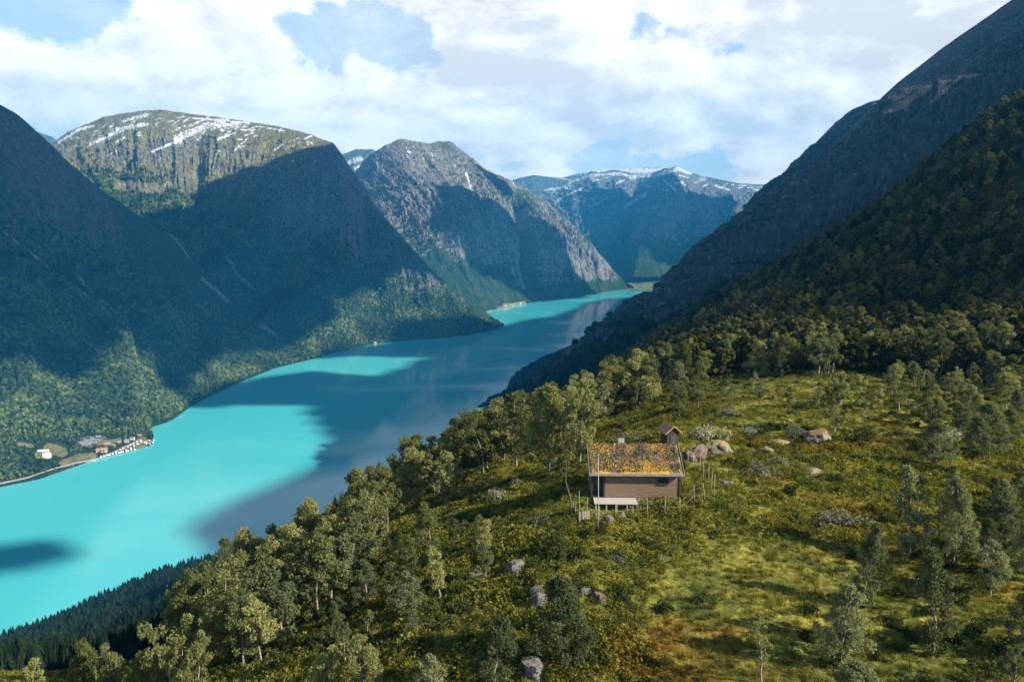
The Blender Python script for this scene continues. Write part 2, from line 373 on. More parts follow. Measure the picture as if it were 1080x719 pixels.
# ------------------------------------------------------------------ mountains: each a sheet of rock between its ridge line and its foot
def interp_cols(cols, n):
    a = np.array(cols, float)                       # (k, 6)
    d = np.linalg.norm(np.diff(a[:, 6:8], axis=0), axis=1) + 1e-3
    s = np.concatenate([[0], np.cumsum(d)]); q = np.linspace(0, s[-1], n)
    lin = np.stack([np.interp(q, s, a[:, i]) for i in range(6)], -1)
    k = np.hanning(9); k /= k.sum()                 # light smoothing, the ridge keeps its corners
    p = np.pad(lin, ((4, 4), (0, 0)), mode='reflect', reflect_type='odd')
    smo = np.stack([np.convolve(p[:, i], k, 'valid') for i in range(6)], -1)
    return smo, q/s[-1]
SURF = {}
def loft(name, cols, mat, nc, nr, power=1.4, amp=45, gul=60, freq=6, jag=6, strokes=None, seed=0, back=.7, backdrop=500, gullies=(), benches=0.0, craggy=1.0, inset=0.0):
    """cols: ((ridge u, v, depth), (foot u, v[, depth])) in photo pixels, turned into world points"""
    rows = []
    for r, f in cols:
        pr = np.array(r[1:], float) if r[0] == 'w' else P(*r)
        pf = np.array(f[1:], float) if f[0] == 'w' else (Lk(*f, z=-2) if len(f) == 2 else P(*f))
        pu, pv = proj(pr) if r[0] == 'w' else r[:2]
        rows.append([*pr, *pf, pu, pv])
    c, s = interp_cols(rows, nc)
    rid, foot = c[:, :3], c[:, 3:]
    t = np.linspace(0, 1, nr)[:, None]
    t = np.concatenate([t, 1+np.linspace(.02, 1, nr//5)[:, None]])
    tt = np.clip(t, 0, 1)
    X = foot[None, :, 0]*(1-t)+rid[None, :, 0]*t*1.0
    Y = foot[None, :, 1]*(1-t)+rid[None, :, 1]*t*1.0
    over = np.clip(t-1, 0, None)*back
    X = np.where(t > 1, rid[None, :, 0]+(rid-foot)[None, :, 0]*over, X)
    Y = np.where(t > 1, rid[None, :, 1]+(rid-foot)[None, :, 1]*over, Y)
    zp = tt**power
    Z = foot[None, :, 2]+(rid-foot)[None, :, 2]*zp
    Z = Z + 5*(1-np.exp(-tt/.004)) - np.clip(t-1, 0, None)**1.3*backdrop
    # outward horizontal direction (away from the mountain)
    hd = (foot-rid)[:, :2]; hd = hd/np.linalg.norm(hd, axis=1)[:, None]
    env = np.sin(np.pi*np.clip(tt, 0, 1))**.7
    L = np.linalg.norm(rid-foot, axis=1).mean(); W = np.linalg.norm(np.diff(rid, axis=0), axis=1).sum()
    S = np.broadcast_to(s[None, :]*W, X.shape); T = np.broadcast_to(t*L, X.shape)
    big = fbm(X/700, Y/700, Z/900, 3, seed=seed)*amp*1.6
    gl = fbm(S/ (W/freq/2.2) + .25*fbm(S/300, T/300, octv=2, seed=seed+5), T/(L*1.3), octv=5, gain=.55, seed=seed+1, ridged=True)*gul
    med = fbm(X/120, Y/120, Z/160, 5, gain=.58, seed=seed+2)*amp*.55
    crag = fbm(X/210+.2*med/30, Y/210, Z/130, 6, gain=.6, seed=seed+4, ridged=True)*amp*craggy*(.25+.75*sm(tt, .18, .5))
    rib = fbm(S/55, T/420, octv=5, gain=.62, seed=seed+6, ridged=True)*amp*.35*craggy*sm(tt, .2, .55)
    dsp = (big+gl)*env + med*(.12+.88*env) + (crag+rib)*(.10+.90*env)*(1-.4*sm(tt, .93, 1))
    if benches:
        dsp = dsp + benches*np.tanh(3*fbm(X/420, Y/420, Z/70, 3, seed=seed+8))*env
    for (s0, s1, wd, dep) in gullies:
        cs = s0+(s1-s0)*tt
        dsp = dsp - dep*np.exp(-((np.broadcast_to(s[None, :], X.shape)-cs)/wd)**2)*env
    dsp = dsp - inset*env
    dsp = dsp*np.clip(np.linalg.norm(rid-foot, axis=1)/900, 0, 1)[None, :]
    X = X+hd[None, :, 0]*dsp*.8; Y = Y+hd[None, :, 1]*dsp*.8
    Z = Z+dsp*.45*env + fbm(S/90, T/400, octv=5, gain=.6, seed=seed+3)*jag*(tt**2)
    V = np.stack([X, Y, Z], -1)
    u, v = proj(V)
    att = {'rock': np.full(X.shape, .5), 'scree': np.zeros(X.shape), 'snow': np.zeros(X.shape), 'field': np.zeros(X.shape)}
    wob = fbm(X/60, Y/60, Z/60, 4, seed=seed+9)
    for (kind, pts, wd, val) in (strokes or []):
        best = np.full(X.shape, 1e9)
        pts = np.array(pts, float)
        if len(pts) == 1: best = np.hypot(u-pts[0, 0], (v-pts[0, 1])*1.4)
        for a, b in zip(pts[:-1], pts[1:]):
            ab = b-a; q = np.clip(((u-a[0])*ab[0]+(v-a[1])*ab[1])/(ab@ab), 0, 1)
            best = np.minimum(best, np.hypot(u-a[0]-q*ab[0], v-a[1]-q*ab[1]))
        k = np.clip(1.25-best/(wd*(1+.5*wob)), 0, 1)
        k = np.where(t <= 1.02, k, k*.6)
        if kind == 'rock': att['rock'] = att['rock']+(val-.5)*k
        else: att[kind] = np.maximum(att[kind], k*val)
    NR = len(t)
    o = mesh_np(name, V.reshape(-1, 3), grid_faces(NR, nc), mat, attrs={k: a.ravel() for k, a in att.items()})
    tag(o, kind='structure')
    SURF[seed] = (V, tt, att, u, v)
    return o

m1 = [((-900, -160, 900), (-1400, 900)), ((-500, -80, 1500), (-500, 640)), ((-200, 20, 2000), (-200, 565)), ((-60, 78, 2400), (-60, 530)), ((0, 112, 2600), (0, 515)),
      ((20, 124, 2680), (40, 507)), ((50, 150, 2800), (80, 493)), ((75, 175, 2880), (110, 482)), ((98, 194, 2940), (136, 477)), ((104, 199, 2960), (156, 472)), ((110, 203, 2980), (167, 466)), ((115, 207, 2990), (150, 459)), ((122, 211, 3000), (143, 457)), ((160, 238, 3050), (180, 445)), ((192, 256, 3080), (205, 427)), ((205, 275, 3080), (235, 412)),
      ((228, 302, 3050), (262, 400)), ((255, 325, 3000), (290, 389)), ((300, 352, 2950), (318, 382)), ((326, 371, 2850), (340, 377))]
st1 = [('scree', [(5, 245), (30, 265), (60, 290), (95, 315), (135, 345)], 2.6, .85), ('scree', [(80, 290), (100, 312), (130, 335), (150, 350), (160, 357)], 2.2, .95),
       ('scree', [(138, 215), (160, 232), (185, 252), (200, 272)], 2.0, .85), ('scree', [(0, 300), (20, 315)], 4, .6),
       ('scree', [(213, 294), (228, 306), (240, 318)], 3.5, .95), ('scree', [(276, 343), (297, 357)], 4.0, 1.1),
       ('rock', [(0, 130), (40, 170), (90, 215)], 45, .85), ('rock', [(20, 235), (80, 240), (110, 250)], 22, .7), ('rock', [(0, 420), (340, 370)], 60, -.6), ('rock', [(0,480),(0,500)], 90, -.4), ('field', [(52, 472), (66, 477)], 7, 1), ('field', [(66, 489), (86, 482), (98, 481)], 6, 1), ('scree', [(86, 466), (106, 464)], 7, 1), ('field', [(20, 468), (34, 470)], 3, .8), ('scree', [(130, 442), (146, 436)], 2.2, .7), ('field', [(40, 480), (52, 482)], 4, .9), ('field', [(108, 490), (130, 478), (150, 466)], 8, 1), ('scree', [(150, 467), (165, 466)], 4.5, .8), ('scree', [(110, 490), (130, 480), (148, 469)], 4.0, .75), ('scree', [(-40, 522), (0, 514.5), (40, 506.5), (80, 492)], 1.6, .8), ('scree', [(78, 490), (86, 486)], 4, .6), ('field', [(104, 468), (126, 464)], 4, .7)]
loft('mountain', m1, M_m1, 760, 420, 1.45, 40, 60, 9, 8, st1, seed=10, craggy=1.1)

m2 = [((30, 175, 4300), (60, 230, 2950)), ((52, 153, 4300), (90, 235, 3050)), ((75, 139, 4350), (112, 240, 3100)), ((110, 124, 4400), (135, 255, 3120)), ((150, 118, 4400), (160, 265, 3130)),
      ((172, 117, 4400), (178, 272, 3130)), ((200, 121, 4400), (192, 290, 3120)), ((245, 127, 4350), (225, 325, 3050)), ((270, 131, 4300), (245, 345, 3000)), ((295, 135, 4250), (270, 360, 2940)),
      ((318, 140, 4200), (300, 380)), ((338, 147, 4150), (325, 379)), ((352, 152, 4080), (350, 373)), ((366, 172, 4020), (390, 364)),
      ((383, 197, 3960), (425, 360)), ((403, 227, 3900), (450, 358)), ((425, 252, 3850), (475, 356)), ((455, 285, 3750), (498, 353)),
      ((490, 315, 3650), (515, 350)), ((512, 330, 3600), (526, 346)), ((528, 343, 3560), (532, 344))]
st2 = [('snow', [(62, 150), (85, 136), (98, 133)], 2.4, .9), ('snow', [(95, 153), (118, 142)], 2.6, .95), ('snow', [(120, 137), (152, 131)], 3.0, .9), ('snow', [(130, 128), (155, 121)], 2.5, .85),
       ('snow', [(160, 160), (195, 146)], 2.2, .9), ('snow', [(186, 147), (214, 134), (236, 130)], 6.5, .8), ('snow', [(100, 150), (125, 138)], 5, .62), ('snow', [(236, 136), (258, 133)], 5, .66), ('snow', [(230, 133), (255, 130)], 3.2, .9), ('snow', [(203, 125), (235, 127), (262, 130)], 1.8, .9),
       ('snow', [(230, 147), (248, 140)], 2, .85), ('snow', [(200, 133), (220, 124)], 2.5, .75), ('snow', [(245, 160), (256, 154)], 1.8, .85), ('snow', [(85, 183), (90, 181)], 1.8, .8), ('snow', [(112, 190), (118, 188)], 1.8, .8), ('snow', [(270, 133), (300, 138)], 1.5, .7), ('snow', [(122, 150), (132, 145)], 1.5, .7),
       ('scree', [(125, 195), (160, 200), (200, 188), (215, 175)], 9, .52), ('scree', [(178, 190), (170, 205)], 4, .6), ('scree', [(195, 215), (190, 235)], 2.2, .7), ('scree', [(210, 200), (200, 222)], 2.0, .65),
       ('scree', [(240, 270), (250, 290), (268, 305)], 3.5, .8), ('scree', [(192, 255), (198, 268), (205, 285)], 3, .7),
       ('rock', [(250, 150), (330, 200), (370, 260), (390, 300)], 38, 1.0), ('rock', [(320, 225), (370, 285)], 30, .95), ('rock', [(105, 165), (160, 160), (210, 150)], 10, .7), ('rock', [(90, 185), (180, 180), (260, 170), (310, 165)], 22, -.15), ('rock', [(80, 150), (180, 135), (300, 150)], 22, -.1), ('rock', [(150, 230), (230, 230)], 30, -.4), ('scree', [(306, 382), (338, 380.5)], 3, .85), ('field', [(385, 366), (402, 363)], 2.5, .8), ('field', [(240, 405), (300, 388)], 4, .5),
       ('rock', [(300, 365), (420, 340), (520, 345)], 26, -.5), ('rock', [(240, 215), (260, 300), (300, 345)], 32, -.2), ('rock', [(400, 270), (480, 330)], 12, .8)]
sg = np.random.default_rng(90)
for i in range(70):
    u_ = sg.uniform(66, 330); c_ = 119+abs(u_-180)*.14; v_ = c_+abs(sg.normal())*13+2.5; l_ = sg.uniform(2, 11)*(1 if v_ < 165 else .4); st2.append(('snow', [(u_, v_), (u_+l_, v_-l_*sg.uniform(-.1, .9))], sg.uniform(.6, 2.2), sg.uniform(.5, .9)))
loft('mountain', m2, M_m2, 900, 460, 1.1, 50, 80, 7, 10, st2, seed=23, craggy=1.2, gullies=((.34, .30, .05, 45), (.60, .66, .02, 60)))

m3 = [((330, 235, 5400), (430, 345)), ((360, 200, 5400), (470, 338)), ((378, 181, 5400), (490, 334)), ((391, 165, 5380), (505, 331)), ((407, 153, 5350), (515, 329)),
      ((425, 147, 5350), (525, 327)), ((442, 150, 5400), (536, 324)), ((452, 153, 5560), (545, 322)), ((462, 150, 5700), (552, 321)), ((474, 150, 5750), (560, 320)),
      ((486, 158, 5780), (570, 318)), ((510, 178, 5800), (588, 316)), ((545, 194, 5850), (603, 314)), ((575, 212, 5900), (616, 312)),
      ((600, 234, 5900), (628, 310)), ((625, 259, 5850), (640, 308)), ((645, 283, 5800), (652, 306)), ((658, 297, 5720), (662, 305)), ((668, 303, 5640), (669, 304))]
st3 = [('snow', [(430, 160), (434, 161)], 1.5, .9), ('snow', [(492, 183), (499, 205)], 1.8, .9), ('snow', [(398, 168), (398, 182)], 1.3, .7), ('snow', [(480, 174), (481, 176)], 1.3, .8),
       ('rock', [(400, 180), (450, 220), (500, 260)], 34, 1.0), ('rock', [(560, 245), (600, 262), (630, 280)], 16, .95), ('rock', [(520, 200), (560, 215)], 10, .0),
       ('scree', [(565, 242), (572, 258)], 3, .6), ('rock', [(540, 315), (620, 305), (660, 303)], 9, -.5), ('rock', [(440, 250), (520, 300)], 22, -.1), ('field', [(532, 324), (552, 321)], 5, .9)]
for i in range(22):
    u_ = sg.uniform(385, 560); v_ = 152+max(0, u_-470)*.45+abs(sg.normal())*14; st3.append(('snow', [(u_, v_), (u_+sg.uniform(0, 3), v_+sg.uniform(0, 5))], sg.uniform(.5, .9), .7))
loft('mountain', m3, M_m3, 800, 420, 1.05, 55, 90, 6, 18, st3, seed=41, craggy=1.5, gullies=((.43, .62, .022, 200), (.80, .82, .02, 40)))

m4 = [((500, 215, 8600), (560, 300, 6500)), ((560, 203, 8600), (600, 297, 6500)), ((580, 200, 8600), (610, 296, 6500)), ((603, 190, 8600), (625, 296, 6500)), ((622, 182, 8600), (638, 296, 6450)), ((650, 180, 8700), (648, 295, 6400)), ((672, 184, 8700), (655, 294, 6350)),
      ((690, 182, 8500), (661, 293, 6300)), ((703, 178, 8200), (668, 292, 6150)), ((713, 176, 8000), (680, 292, 6150)), ((725, 181, 8200), (700, 292, 6300)), ((742, 187, 8700), (735, 290, 6500)), ((752, 192, 8800), (760, 290, 6600)),
      ((780, 196, 8900), (790, 290, 6600)), ((815, 199, 9000), (830, 290, 6600)), ((900, 190, 9000), (930, 290, 6600)), ((1050, 170, 9000), (1050, 285, 6600))]
st4 = [('snow', [(600, 193), (622, 185), (655, 183), (668, 188)], 3.0, .72), ('snow', [(575, 200), (600, 197), (612, 200)], 2.2, .9), ('snow', [(600, 205), (614, 198)], 1.6, .8), ('snow', [(668, 186), (695, 184), (715, 178), (728, 182)], 4.0, .8),
       ('snow', [(660, 218), (672, 210), (680, 205)], 2.6, .95), ('snow', [(622, 217), (632, 214)], 1.6, .9), ('snow', [(700, 190), (712, 200)], 1.8, .75), ('snow', [(755, 196), (768, 200)], 2, .8), ('snow', [(585, 213), (600, 204)], 1.8, .7),
       ('snow', [(795, 200), (812, 202)], 2, .8), ('rock', [(580, 210), (700, 200), (790, 215)], 20, .85), ('rock', [(600, 290), (700, 285), (800, 290)], 30, -.4)]
for i in range(70):
    u_ = sg.uniform(560, 815); v_ = 181+abs(u_-690)*.10+abs(sg.normal())*11; l_ = sg.uniform(1, 9); st4.append(('snow', [(u_, v_), (u_+l_, v_+l_*sg.uniform(-.7, .5))], sg.uniform(.6, 1.5), sg.uniform(.55, .95)))
loft('mountain', m4, M_m4, 620, 380, 1.0, 90, 160, 5, 26, st4, seed=57, craggy=1.3, gullies=((.30, .34, .03, 160), (.60, .52, .03, 100)))
# peaks still farther off: ice field and summits behind
m5 = [((-60, 130, 8200), (-60, 250, 6300)), ((20, 142, 8200), (20, 260, 6300)), ((38, 139, 8200), (40, 260, 6300)), ((55, 145, 8200), (60, 260, 6300)), ((80, 165, 8200), (80, 260, 6300))]
loft('mountain', m5, M_m4, 160, 160, 1.0, 60, 80, 5, 10, [('snow', [(30, 147), (45, 146)], 1.5, .6)], seed=61)
m6 = [((340, 180, 8200), (350, 270, 6400)), ((362, 163, 8200), (370, 270, 6400)), ((375, 158, 8200), (385, 270, 6400)), ((392, 158, 8200), (400, 270, 6400)), ((420, 170, 8200), (420, 270, 6400))]
loft('mountain', m6, M_m4, 160, 160, 1.0, 60, 80, 5, 10, [('snow', [(366, 172), (380, 168)], 4, .95), ('snow', [(372, 178), (382, 176)], 4, .8)], seed=62)
m7 = [((500, 205, 10600), (520, 270, 9300)), ((545, 189, 10600), (550, 270, 9300)), ((562, 185, 10600), (570, 270, 9300)), ((580, 187, 10600), (585, 270, 9300)), ((592, 188, 10600), (600, 270, 9300)), ((620, 181, 10600), (640, 270, 9300)),
      ((655, 178, 10800), (680, 270, 9300)), ((700, 177, 10900), (720, 270, 9300)), ((740, 186, 10800), (750, 270, 9300)), ((780, 194, 10700), (790, 270, 9300)), ((850, 197, 10700), (850, 270, 9300)), ((1000, 170, 10700), (1000, 270, 9300))]
loft('mountain', m7, M_m4, 420, 160, 1.0, 60, 60, 5, 8, [('snow', [(535, 185), (565, 182), (600, 190)], 2, .6), ('snow', [(600, 180), (650, 180), (700, 180), (740, 188)], 6, .9), ('snow', [(760, 195), (820, 200)], 3, .9)], seed=63)

r2 = [((685, 318, 4800), (690, 312)), ((701, 296, 4650), (692, 313)), ((716, 280, 4500), (688, 316)), ((736, 256, 4300), (682, 320)), ((762, 240, 4100), (675, 326)),
      ((790, 226, 3900), (665, 333)), ((812, 208, 3700), (652, 341)), ((822, 197, 3600), (645, 345)), ((832, 185, 3500), (638, 350)), ((850, 166, 3300), (622, 358)), ((868, 144, 3100), (605, 366)),
      ((882, 130, 3000), (585, 374)), ((898, 118, 2900), (565, 382)), ((915, 110, 2850), (556, 387)), ((930, 106, 2800), (548, 391)), ((960, 95, 2700), (538, 398)), ((1000, 80, 2600), (533, 411)), ((1100, 60, 2500), (500, 430))]
st6 = [('snow', [(920, 110), (930, 107)], 1.8, .95), ('rock', [(700, 320), (760, 270), (810, 235), (840, 190)], 16, .95), ('rock', [(720, 260), (800, 215), (850, 175)], 9, .1), ('rock', [(870, 170), (900, 140), (920, 125)], 12, .6),
       ('rock', [(540, 400), (640, 360), (690, 325)], 18, -.4)]
loft('mountain', r2, M_r2, 900, 420, 1.38, 45, 70, 9, 9, st6, seed=71, benches=28, craggy=1.2, inset=75)

r1 = [((905, 175, 2350), (545, 408)), ((918, 145, 2250), (535, 420)), ((927, 125, 2180), (528, 430)), ((934, 103, 2080), (520, 445)), ((950, 87, 1950), (500, 465)), ((975, 70, 1850), (470, 488)),
      ((1000, 50, 1750), (440, 508)), ((1030, 30, 1650), (400, 530)), ((1060, 8, 1550), (350, 550)), ((1100, -20, 1450), (300, 570)),
      ((1160, -60, 1350), (250, 588)), ((1300, -140, 1200), (150, 620)), (('w', 1420, 960, 1230), ('w', -300, 900, 100)), (('w', 1600, 650, 1250), ('w', 60, 700, 240)), (('w', 1750, 380, 1250), ('w', 330, 420, 330))]
loft('mountain', r1, M_r1, 800, 460, 1.5, 34, 75, 18, 14, [('rock', [(950, 110), (1080, 120)], 140, .95), ('rock', [(540, 430), (640, 400), (780, 330)], 40, -.5)], seed=83, back=.9, backdrop=700, benches=16, craggy=1.5)

# ------------------------------------------------------------------ the near hill: one height function, sampled on a fan of rings
G = [(1080,719,36),(940,719,36.5),(800,719,37),(660,719,38),(540,719,38.5),(430,719,40),(350,719,42),(270,719,45),(200,719,50),(120,716,60),(40,714,75),(-60,712,90),(-200,700,120),
 (540,950,26),(1000,950,25),(200,950,30),(1300,719,35),(1300,560,60),(1300,450,90),(1300,300,180),(1300,150,300),(1300,20,420),(-400,800,60),(-200,900,40),
 (900,600,50),(1080,600,49),(700,600,50),(600,640,44),(500,620,50),(420,640,50),(340,660,52),(275,703,47),(240,690,56),
 (660,529,62),(630,532,61),(700,527,62.5),(760,530,61),(900,530,62),(1080,520,68),(590,535,63),(545,560,60),(500,560,64),
 (850,470,82),(1000,470,85),(760,470,80),(1080,450,95),(710,470,78),(640,470,84),(880,430,105),(760,430,105),(1000,420,120),(1080,400,125),
 (690,418,135),(800,400,140),(900,385,150),(1000,380,150),(1080,365,155),
 (1080,300,230),(1000,310,240),(900,335,240),(800,350,250),(740,366,255),(690,385,240),
 (1080,200,330),(1000,230,330),(900,280,350),(820,310,370),(760,336,390),
 (1080,116,400),(1000,170,420),(940,214,440),(890,245,450),(850,270,460),(810,292,470),(770,312,480),(730,334,500),(695,355,520),
 (1080,150,620),(940,238,650),(850,292,680),(770,330,700),(700,372,720),(640,405,700),
 (1080,185,1000),(900,285,1000),(750,365,1100),(640,412,1100),(1080,200,1400),(800,340,1400),
 (640,412,210),(600,432,185),(540,462,160),(480,496,140),(420,530,122),(350,578,106),(300,613,93),(250,655,82),(205,690,72),
 (410,563,80),(470,532,86),(500,503,96),(590,492,92),(550,474,108),(640,445,118),
 (150,712,110),(120,706,200),(120,682,400),(120,650,700),(112,622,1000),(100,600,1250),
 (0,712,200),(0,705,350),(0,688,650),(0,668,900),(0,640,1200),(-200,715,400),(-200,716,700),(-200,690,1000),
 (200,685,140),(200,655,350),(200,630,600),(200,607,850),(200,590,1095),(200,575,1350),
 (300,632,180),(300,615,400),(300,590,800),(300,570,1200),(400,560,200),(400,562,450),(400,545,900),(400,525,1390),
 (520,500,300),(520,505,700),(520,470,1300)]
_pts = np.array([P(*g) for g in G]); _sl = (_pts[:, 2]-CAM_H)/np.hypot(_pts[:, 0], _pts[:, 1])
_q = np.stack([np.arctan2(_pts[:, 0], _pts[:, 1])*2.2, np.log(np.hypot(_pts[:, 0], _pts[:, 1]))], -1)
def _tps(r2): return .5*r2*np.log(r2+1e-12)
_n = len(_q); _A = np.zeros((_n+3, _n+3))
_A[:_n, :_n] = _tps(((_q[:, None]-_q[None])**2).sum(-1)) + np.eye(_n)*.004
_A[:_n, _n] = 1; _A[:_n, _n+1:] = _q; _A[_n:, :_n] = _A[:_n, _n:].T
_w = np.linalg.solve(_A, np.concatenate([_sl, np.zeros(3)]))
SITE = P(660, 528, 62.5)                            # where the cabin stands
def _raw(x, y):
    x = np.asarray(x, float); y = np.asarray(y, float); sh = x.shape
    x = x.ravel(); y = y.ravel(); r = np.hypot(x, y)
    q = np.stack([np.arctan2(x, y)*2.2, np.log(r)], -1); out = np.empty(len(x))
    for i in range(0, len(x), 40000):
        qq = q[i:i+40000]
        out[i:i+40000] = _tps(((qq[:, None]-_q[None])**2).sum(-1))@_w[:_n] + _w[_n] + qq@_w[_n+1:]
    return (CAM_H+out*r).reshape(sh)
def height(x, y):
    x = np.asarray(x, float); y = np.asarray(y, float); z = _raw(x, y); r = np.hypot(x, y)
    k = np.clip((r-20)/60, .4, 1)*np.clip(1-(r-700)/500, .1, 1)
    z = z + fbm(x/34, y/34, octv=3, seed=101)*1.5*k*sm(r, 30, 120) + fbm(x/8, y/8, octv=4, gain=.55, seed=102)*.75*k
    z = z + fbm(x/2.4, y/2.4, octv=3, seed=103, ridged=True)*.16
    z = z + sm(r, 180, 320)*(fbm(x/60, y/60, octv=5, gain=.55, seed=105)*9)*np.clip(1-(r-700)/500, .1, 1)
    d = np.hypot((x-10.95)/6.0, (y-SITE[1]-2.9)/4.2)
    z = z + (SITE[2]+.1-z)*(1-sm(d, .75, 1.35))
    return z - .95*np.exp(-((x-8.6)/2.4)**2-((y-SITE[1]+2.0)/1.5)**2)
nr_, nc_ = 980, 1150
rr = np.exp(np.linspace(math.log(16), math.log(1450), nr_)); th = np.radians(np.linspace(-62, 56, nc_))
RR, TH = np.meshgrid(rr, th, indexing='ij'); GX = RR*np.sin(TH); GY = RR*np.cos(TH); GZ = height(GX, GY)
gu, gv = proj(np.stack([GX, GY, GZ], -1))
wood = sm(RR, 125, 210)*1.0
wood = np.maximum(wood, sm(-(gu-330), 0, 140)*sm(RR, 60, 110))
rock = np.zeros_like(GX)
for (u_, v_, w_, a_) in [(740, 345, 26, .5), (905, 300, 14, .5), (1000, 275, 16, .45), (860, 410, 7, .7), (1010, 400, 8, .7), (580, 690, 10, .9), (600, 640, 9, .7), (700, 550, 4, .4), (485, 545, 9, .5), (1060, 540, 12, .5), (640, 540, 10, .5)]:
    rock = np.maximum(rock, a_*np.exp(-(((gu-u_)/w_)**2+((gv-v_)/w_*1.6)**2)))
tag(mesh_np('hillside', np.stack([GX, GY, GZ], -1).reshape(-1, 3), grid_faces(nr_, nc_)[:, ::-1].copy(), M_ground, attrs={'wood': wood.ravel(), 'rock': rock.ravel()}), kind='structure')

def hit(u, v, lo=20, hi=1300):
    """first point of the near hill along the ray through photo pixel (u, v)"""
    d = img_dir(u, v); Ds = np.exp(np.linspace(math.log(lo), math.log(hi), 900))
    x = d[0]/d[1]*Ds; z = CAM_H+d[2]/d[1]*Ds; h = height(x, Ds)
    k = np.argmax(h > z)
    if h[k] <= z[k]: return None
    return np.array([x[k], Ds[k], h[k]])
# ------------------------------------------------------------------ unseen clouds, each shaped for the shade it casts on slopes and lake
def mat_cloud():
    m, t, b, out = new_mat('cloud_vapour')
    b.inputs['Base Color'].default_value = (.85, .86, .88, 1); b.inputs['Roughness'].default_value = 1; b.inputs['Specular IOR Level'].default_value = 0
    return m
M_cloud = mat_cloud()
def shade_cloud(pts, alt=2500, thick=170, grow=0, seed=0, cell=45, wob=.35, holes=0.0):
    """pts: places on the ground whose shade this cloud makes; the body hangs along the sun's direction from them"""
    pl = np.array([p + SUN_DIR*((alt-p[2])/SUN_DIR[2]) for p in pts])[:, :2]
    lo, hi = pl.min(0)-300, pl.max(0)+300
    nx, ny = [int(min(220, max(20, (hi-lo)[i]/cell))) for i in (0, 1)]
    X, Y = np.meshgrid(np.linspace(lo[0], hi[0], nx), np.linspace(lo[1], hi[1], ny))
    inside = np.zeros(X.shape, bool); dist = np.full(X.shape, 1e9)
    for a, b in zip(pl, np.roll(pl, -1, 0)):
        cond = ((a[1] > Y) != (b[1] > Y)) & (X < (b[0]-a[0])*(Y-a[1])/(b[1]-a[1]+1e-9)+a[0]); inside ^= cond
        ab = b-a; q = np.clip(((X-a[0])*ab[0]+(Y-a[1])*ab[1])/(ab@ab), 0, 1)
        dist = np.minimum(dist, np.hypot(X-a[0]-q*ab[0], Y-a[1]-q*ab[1]))
    sd = np.where(inside, dist, -dist)+grow + fbm(X/420, Y/420, octv=5, gain=.6, seed=seed)*420*wob
    if holes: sd = np.minimum(sd, (fbm(X/260, Y/260, octv=4, seed=seed+4)+.35-holes)*500)
    th = np.clip(sd/220, 0, 1)**.5*thick*(.7+.6*fbm(X/150, Y/150, octv=4, seed=seed+2))
    th = np.where(sd > 0, np.maximum(th, 2), 0)
    n = X.size
    top = np.stack([X, Y, alt+th], -1).reshape(-1, 3); bot = np.stack([X, Y, alt-th*.3-.5], -1).reshape(-1, 3)
    f = grid_faces(ny, nx); keep = (th.ravel()[f] > 0).any(1); f = f[keep]
    e = np.concatenate([f[:, [0, 1]], f[:, [1, 2]], f[:, [2, 3]], f[:, [3, 0]]])
    ks = e[:, 0].astype(np.int64)*n+e[:, 1]; kr = e[:, 1].astype(np.int64)*n+e[:, 0]
    be = e[~np.isin(ks, kr)]
    side = np.stack([be[:, 1], be[:, 0], be[:, 0]+n, be[:, 1]+n], -1)
    F = np.concatenate([f, f[:, ::-1]+n, side]); used = np.unique(F); mp = np.zeros(2*n, int); mp[used] = np.arange(len(used))
    o = mesh_np('shade_cloud', np.concatenate([top, bot])[used], mp[F], M_cloud)
    tag(o, kind='stuff'); return o
# over the left mountain
shade_cloud([P(-700, 0, 1900), P(-300, 60, 2300), P(0, 100, 2600), P(60, 150, 2900), P(150, 212, 3100), P(235, 225, 3900), P(270, 250, 3800),
       P(330, 345, 3000), P(310, 360, 2800), P(250, 375, 2600), P(200, 385, 2450), P(160, 440, 2000), P(135, 400, 2200), P(105, 375, 2200), P(70, 390, 2000), P(50, 410, 1850), P(0, 400, 1800), P(-200, 430, 1600), P(-700, 500, 1000)], alt=2500, seed=1, wob=.22)
# over the face of the second mountain
shade_cloud([P(180, 225, 3800), P(225, 225, 4000), P(270, 205, 4150), P(330, 172, 4150), P(350, 160, 4100), P(400, 220, 3900), P(450, 280, 3800), P(460, 300, 3700), P(400, 300, 3500), P(345, 325, 3200), P(290, 345, 3000), P(235, 300, 3200), P(190, 250, 3500)], alt=2500, seed=2, wob=.2)
shade_cloud([P(420, 345, 3150), P(500, 335, 3450), P(525, 345, 3500), P(520, 352, 3450), P(430, 360, 3050)], alt=2500, seed=12, wob=.1, cell=25)
# over the third mountain
shade_cloud([P(365, 262, 5250), P(405, 250, 5250), P(440, 240, 5250), P(475, 252, 5350), P(500, 262, 5350), P(540, 258, 5500), P(560, 280, 5400), P(585, 298, 5300), P(628, 305, 5250), P(600, 318, 5000), P(540, 330, 4800), P(450, 330, 4700), P(380, 300, 4800)], alt=2500, seed=3, wob=.2)
shade_cloud([P(476, 185, 5700), P(500, 190, 5800), P(520, 215, 5800), P(520, 240, 5650), P(505, 235, 5600), P(488, 205, 5600)], alt=2500, seed=9, wob=.08)
# over the far end
shade_cloud([P(600, 215, 8000), P(640, 225, 8000), P(690, 225, 7800), P(745, 222, 8300), P(740, 260, 7400), P(720, 285, 6600), P(660, 290, 6400), P(600, 280, 7000)], alt=2600, seed=4, wob=.2)
